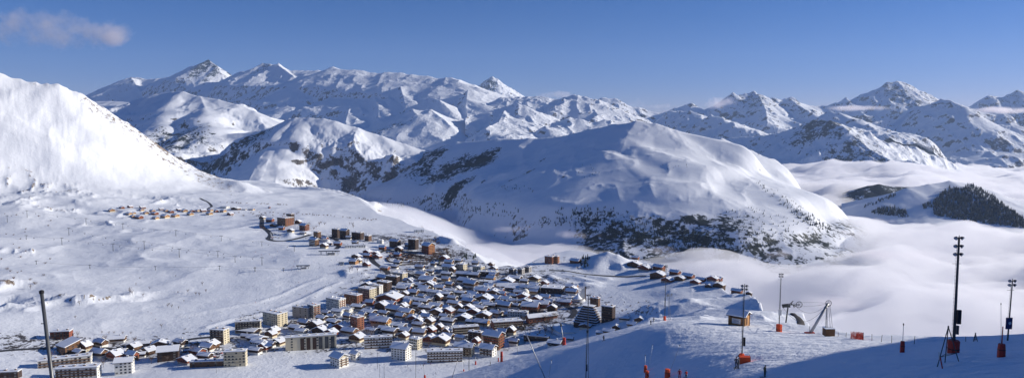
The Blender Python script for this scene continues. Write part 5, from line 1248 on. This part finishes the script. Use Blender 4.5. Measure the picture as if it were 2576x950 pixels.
def conifer(h, r, seed, snowy):
    rnd = random.Random(seed); t = thing('conifer', 'conifer', 'tree'); MB().tube((0,0,-1),(0,0,h*.9),.028*h,.006*h,6).build('trunk', M['bark'], t); mb = MB(); T = 9
    for k in range(T):
        z = h*(.10+.86*k/T); rr = r*(1-k/T)**.85+.06*r; N = 11
        for i in range(N):
            if rnd.random() < .12: continue
            a = 2*math.pi*(i+rnd.random()*.7)/N; l = rr*rnd.uniform(.65, 1.12); w_ = l*.34; c, s = math.cos(a), math.sin(a); dz = h*rnd.uniform(.03,.075)
            p = [(0,0,z+h*.10),(c*l-s*w_*.3,s*l+c*w_*.3,z-dz),(c*l*.7+s*w_,s*l*.7-c*w_,z-dz*.3),(c*l*.7-s*w_,s*l*.7+c*w_,z-dz*.3),(c*l*.35,s*l*.35,z-dz*.2)]
            mb.add(p, [(0,2,1),(0,1,3),(4,1,2),(4,3,1)])
    mb.build('crown', M['needle'], t); return freeze(t)
CF = [conifer(12, 3.0, 1, 0), conifer(10, 3.0, 2, 0), conifer(14, 3.1, 3, 0), conifer(8, 2.6, 4, 0)]
random.seed(21)
bt_n = 0
for (n, x, y, h) in [(1,650,530,14),(1,662,535,11),(1,716,545,9),(1,1012,488,10),(1,940,525,9),(1,980,537,9),(1,997,540,8),(1,1030,522,8),(1,700,457,6),(1,680,487,6),(1,878,445,5),(1,890,528,6),(1,398,585,10),(1,152,505,11),(1,376,655,7),(1,748,508,7),(1,858,600,8),(1,845,592,8),(1,838,595,7),(1,893,605,6),(1,920,570,5),(1,808,700,9),(1,390,745,10),(1,365,745,8),(1,510,730,6),(1,545,732,6),(1,570,730,6),(1,615,735,7),(1,655,735,7),(1,1180,665,4)]:
    g = up(n, x, y, 350); place(random.choice(BT), g, random.uniform(0,6), 'lone leafless brown tree on the open snowfield', h/8*.8, 'leafless trees on the open snowfield')
for i in range(26):
    g = up(1, random.uniform(0,260), random.uniform(120,520), 350); place(random.choice(BB), g, random.uniform(0,6), 'low leafless bush among the outcrops of the left snowfield', random.uniform(.8,1.6), 'leafless bushes on the left snowfield')
for (n, xs, ys, num, hh) in [(8,(1700,2560),(70,110),26,1.2),(8,(1850,2560),(190,260),24,1.4),(7,(560,1500),(110,215),34,1.2),(7,(2080,2260),(530,640),26,2.0),(7,(1700,2150),(390,470),34,1.6),(3,(180,340),(60,125),22,1.5),(4,(180,300),(90,170),14,1.0),(4,(540,780),(400,500),20,.6),(4,(440,640),(450,520),8,.8)]:
    for i in range(num):
        f = random.random(); x = xs[0]+(xs[1]-xs[0])*f; y = ys[0]+(ys[1]-ys[0])*(f*.8+random.random()*.2 if n in (8,) and ys[1] < 120 or (n == 7 and xs[0] == 560) else random.random())
        g = up(n, x, y, 300); place(random.choice(BB), g, random.uniform(0,6), 'leafless brown bush in a thicket along the far side of the town', hh*random.uniform(.7,1.3), 'leafless bushes beyond the town')
for i in range(150):     # leafless trees between the chalets
    n = random.choice([2,3,3,3]); x, y = (random.uniform(350,1190), random.uniform(560,780)) if n == 2 else (random.uniform(0,1100), random.uniform(260,640))
    g = up(n, x, y, 500); px_, py_ = proj(*g)
    if any(abs(px_-m[0]) < m[3][0]*.8 and abs(py_-m[1]) < m[3][1] for m in marks if m[3][1] > 8): continue
    place(random.choice(BT), g, random.uniform(0,6), 'leafless garden tree between snowy chalets of the town', random.uniform(.9,1.5), 'leafless garden trees of the town')
for i in range(60):
    n, x, y = random.choice([(7, random.uniform(150,1300), random.uniform(240,330)), (7, random.uniform(1150,2050), random.uniform(640,790)), (1, random.uniform(260,1100), random.uniform(770,900))])
    g = up(n, x, y, 500); place(random.choice(BT), g, random.uniform(0,6), 'leafless roadside tree at the outskirts of the town', random.uniform(1.0,1.6), 'leafless trees at the outskirts')
for i in range(34):      # conifers along the rim under the red gabled hotel and beyond
    n, x, y = random.choice([(3, random.uniform(340,520), random.uniform(60,130)), (7, random.uniform(2150,2560), random.uniform(560,720)), (4, random.uniform(200,300), random.uniform(90,160))])
    g = up(n, x, y, 500); place(random.choice(CF), g, random.uniform(0,6), 'small conifer on the town rim at the edge of the fog', random.uniform(.5,.9), 'conifers on the town rim')
for k_, r_ in [('bt',BT),('bb',BB),('cf',CF)]:
    pass
# conifers of the middle hill and the forest hill: sight line onto that hill
class Look:
    def __init__(s, X, Y, Z): s.u = X[0]/Y[0]; s.Y = Y[:, 0]; s.Z = Z
    def hit(s, px, py):
        a, b = ray(px, py); t = (a-s.u[0])/(s.u[-1]-s.u[0])*(len(s.u)-1)
        if t < 0 or t > len(s.u)-2: return None
        i = int(t); z = s.Z[:, i]*(1-t+i)+s.Z[:, i+1]*(t-i); w = np.nonzero(z >= CZ+b*s.Y)[0]
        if not len(w) or z[w[0]] < -140: return None
        return Vector((a*s.Y[w[0]], s.Y[w[0]], z[w[0]]))
HL = Look(*HILL5); FL = Look(XF, YF, ZF)
trees = []
def scatter(lk, cx, cy, rx, ry, num, h=(.7,1.2), rot=0, lab=''):
    for i in range(num):
        a, r = random.uniform(0, 6.28), math.sqrt(random.random()); u, v = rx*r*math.cos(a), ry*r*math.sin(a)
        p = lk.hit(cx+u*math.cos(rot)-v*math.sin(rot), cy+u*math.sin(rot)+v*math.cos(rot))
        if p: trees.append((p, random.uniform(*h), lab))
L1 = 'small dark conifer on the shaded lower face of the middle hill'; L2 = 'small dark conifer on the sunlit right flank of the middle hill'; L3 = 'dark conifer in the cliff wood at the foot of the middle hill'
scatter(HL,1010,520,28,10,26,lab=L1); scatter(HL,1110,505,75,16,80,lab=L1); scatter(HL,1130,528,80,10,60,lab=L1); scatter(HL,1250,530,60,18,30,lab=L1); scatter(HL,1300,475,45,9,26,(.5,.8),.1,lab=L1)
scatter(HL,1480,535,90,14,70,(.7,1.1),lab=L3); scatter(HL,1420,560,70,10,50,lab=L3); scatter(HL,1620,590,170,26,330,(.6,1.1),.14,lab=L3); scatter(HL,1790,610,90,20,150,(.6,1.1),.2,lab=L3)
scatter(HL,1990,520,110,14,80,(.5,.9),.62,lab=L2); scatter(HL,2040,555,55,13,90,(.6,1.0),.45,lab=L2); scatter(HL,1940,565,120,30,90,(.4,.8),.3,lab=L2); scatter(HL,1900,600,60,25,40,(.5,.9),.2,lab=L2); scatter(HL,1700,420,40,10,8,(.4,.6),lab=L2); scatter(HL,1480,430,30,20,14,(.4,.6),lab=L1)
trees.sort(key=lambda q: q[0].y/q[1])
solo = trees[:270]; rest = trees[270:]
for p, s, lab in solo: place(random.choice(CF), p, random.uniform(0,6), lab, s, 'conifers on the slopes of the middle hill')
def crowd(name, pts, label, sc_=1.):
    """the part of a wood nobody could count, as one mesh of small ragged conifers"""
    base = []
    for c in CF:
        for ch, _ in KIDS[CF[CF.index(c)].name.split('.')[0]] if False else []: pass
    vs = []; fs = []; o = 0; rng = np.random.default_rng(5)
    for p, s in pts:
        h = 11*s*sc_; r = 2.9*s*sc_; V = [(p.x, p.y, p.z+h)]; n = 6
        for k, (z, q) in enumerate(((.62,.45),(.5,.25),(.34,.75),(.24,.5),(.0,1.0))):
            for i in range(n):
                a = 2*math.pi*(i+rng.random())/n; l = r*q*rng.uniform(.7, 1.2); V.append((p.x+math.cos(a)*l, p.y+math.sin(a)*l, p.z+h*(z-rng.uniform(0,.06))))
        F = [(0, 1+i, 1+(i+1) % n) for i in range(n)]
        for k in range(4): F += [(1+k*n+i, 1+(k+1)*n+i, 1+(k+1)*n+(i+1) % n, 1+k*n+(i+1) % n) for i in range(n)]
        vs += V; fs += [tuple(j+o for j in f) for f in F]; o += len(V)
    me = bpy.data.meshes.new(name); me.from_pydata(vs, [], fs); me.materials.append(M['needle']); ob = bpy.data.objects.new(name, me); C.objects.link(ob)
    if name == 'forest': me.materials[0] = plain('snow dusted conifers', (.055,.07,.075), .9, .9, .22)
    ob['kind'] = 'stuff'; ob['label'] = label; return ob
crowd('distant_wood', [(p, s) for p, s, l in rest], 'scattered dark conifers merging into woods on the middle hill')
fp = []
def inpoly(x, y, P_):
    c = False
    for (x1, y1), (x2, y2) in zip(P_, P_[1:]+P_[:1]):
        if (y1 > y) != (y2 > y) and x < (x2-x1)*(y-y1)/(y2-y1)+x1: c = not c
    return c
polys = [([cc(11,*q) for q in [(1300,592),(1400,645),(1500,722),(1551,760),(1551,800),(1300,770),(1130,740),(1120,680),(1160,640),(1200,612),(1260,618)]], 2500), ([cc(11,*q) for q in [(850,712),(930,700),(1000,720),(1010,750),(880,740),(830,730)]], 210),
         ([cc(11,*q) for q in [(1075,690),(1110,680),(1125,705),(1080,710)]], 40), ([cc(11,*q) for q in [(780,705),(940,640),(950,650),(800,712)]], 40)]
for pg, num in polys:
    xs = [q[0] for q in pg]; ys = [q[1] for q in pg]; k = 0; tr = 0
    while k < num and tr < num*6:
        tr += 1; x, y = random.uniform(min(xs), max(xs)), random.uniform(min(ys), max(ys))
        if inpoly(x, y, pg):
            p = FL.hit(x, y)
            if p: fp.append((p, random.uniform(.7, 1.7))); k += 1
crowd('forest', fp, 'dense dark conifer forest covering the right side of the hill that rises from the fog')
# ------------------------------------------------------------------ clouds
def cloud(name, c, size, dens, label, sc_, seed, lo=.45, hi=.75):
    mb = MB(); ob = MB().lathe([(math.sin(math.pi*i/10)+.001, -math.cos(math.pi*i/10)) for i in range(11)], n=20).build(name, None)
    ob.data.materials.clear(); ob.location = c; ob.scale = size
    m = bpy.data.materials.new('cloud vapour'); m.use_nodes = True; nt = m.node_tree; nt.nodes.remove(nt.nodes['Principled BSDF'])
    v = nd(nt, 'ShaderNodeVolumePrincipled', Anisotropy=.3); v.inputs['Color'].default_value = (1,.95,.98,1)
    g = nt.nodes.new('ShaderNodeTexCoord'); geo = nt.nodes.new('ShaderNodeNewGeometry')
    n_ = nd(nt, 'ShaderNodeTexNoise', Scale=1/sc_, Detail=8, Roughness=.68); 
    ad = nt.nodes.new('ShaderNodeVectorMath'); ad.operation = 'ADD'; nt.links.new(geo.outputs['Position'], ad.inputs[0]); ad.inputs[1].default_value = (seed*977, seed*313, 0); nt.links.new(ad.outputs[0], n_.inputs['Vector'])
    ln_ = nt.nodes.new('ShaderNodeVectorMath'); ln_.operation = 'LENGTH'; nt.links.new(g.outputs['Object'], ln_.inputs[0])
    fall = mth(nt, 'SUBTRACT', 1, mth(nt, 'POWER', ln_.outputs['Value'], 2.0))
    f = ramp(nt, mth(nt, 'ADD', n_.outputs[0], mth(nt, 'MULTIPLY', mth(nt, 'SUBTRACT', fall, 1), .42)), lo, hi)
    nt.links.new(mth(nt, 'MULTIPLY', f, dens), v.inputs['Density']); nt.links.new(v.outputs[0], nt.nodes['Material Output'].inputs['Volume'])
    ob.data.materials.append(m); ob['kind'] = 'stuff'; ob['label'] = label; return ob
def cloudpx(px, py, Y, wpx, hpx, dens, label, sc_, seed, lo=.45, hi=.75):
    s = Y/FPX; cloud('cloud', P(px, py, Y), (wpx/2*s, wpx/4*s, hpx/2*s), dens, label, sc_, seed, lo, hi)
cloudpx(110,75,21500,470,160,.0021,'large thin lilac cloud at the upper left',620,3,.36,.70)
cloudpx(275,88,21500,210,95,.0026,'small fleecy cloud right of the large lilac one',800,5,.28,.6)
cloudpx(1815,258,12800,150,52,.006,'white cloud clinging to a peak of the right hand range',350,7,.34,.56)
cloudpx(1665,268,13500,110,26,.0025,'thin grey cloud low between the ranges',350,8,.34,.6)
cloudpx(2150,272,12600,250,22,.004,'flat cloud streak below the big right hand peak',400,9,.3,.6)
cloudpx(2520,278,12300,230,30,.006,'flat cloud streak at the right edge',400,10,.3,.6)
cloudpx(1400,240,12600,190,40,.003,'wind blown mist on the ridge right of the pointed peak',350,11,.38,.62)
cloudpx(1590,262,10800,130,60,.002,'thin mist spilling over the dome range',350,12,.38,.65)

for i, (px, py, Y, w_, h_) in enumerate([(1000,535,2450,150,34),(1130,560,2300,190,30),(1290,575,2350,200,30),(1450,590,2250,200,34),(1640,628,2180,220,34),(1820,658,2080,220,36),(1980,640,2250,180,40),(2110,585,2650,160,34),(2230,556,3150,190,26),(2450,580,3100,260,30),(1230,650,1700,170,30),(1850,425,7000,220,22),(2150,450,6000,260,22),(2420,470,5200,240,22),(2250,640,1900,420,46),(2450,740,1500,420,50),(2080,760,1500,360,44)]):
    cloudpx(px, py, Y, w_, h_, .011 if i < 11 else (.004 if i < 14 else .007), 'torn wisp of fog drifting over the cloud sea', 70 if i < 11 else 120, 20+i, .36, .68)
for o in bpy.data.objects:
    l = o.get('label')
    if l and len(l.split()) > 16: o['label'] = l.replace(' snowy chalet', ' chalet').replace(' timber,', ',').replace('the hotel with pale balcony bands', 'the pale banded hotel')
    if l and len(o['label'].split()) > 16: print('LONG', o['label'])
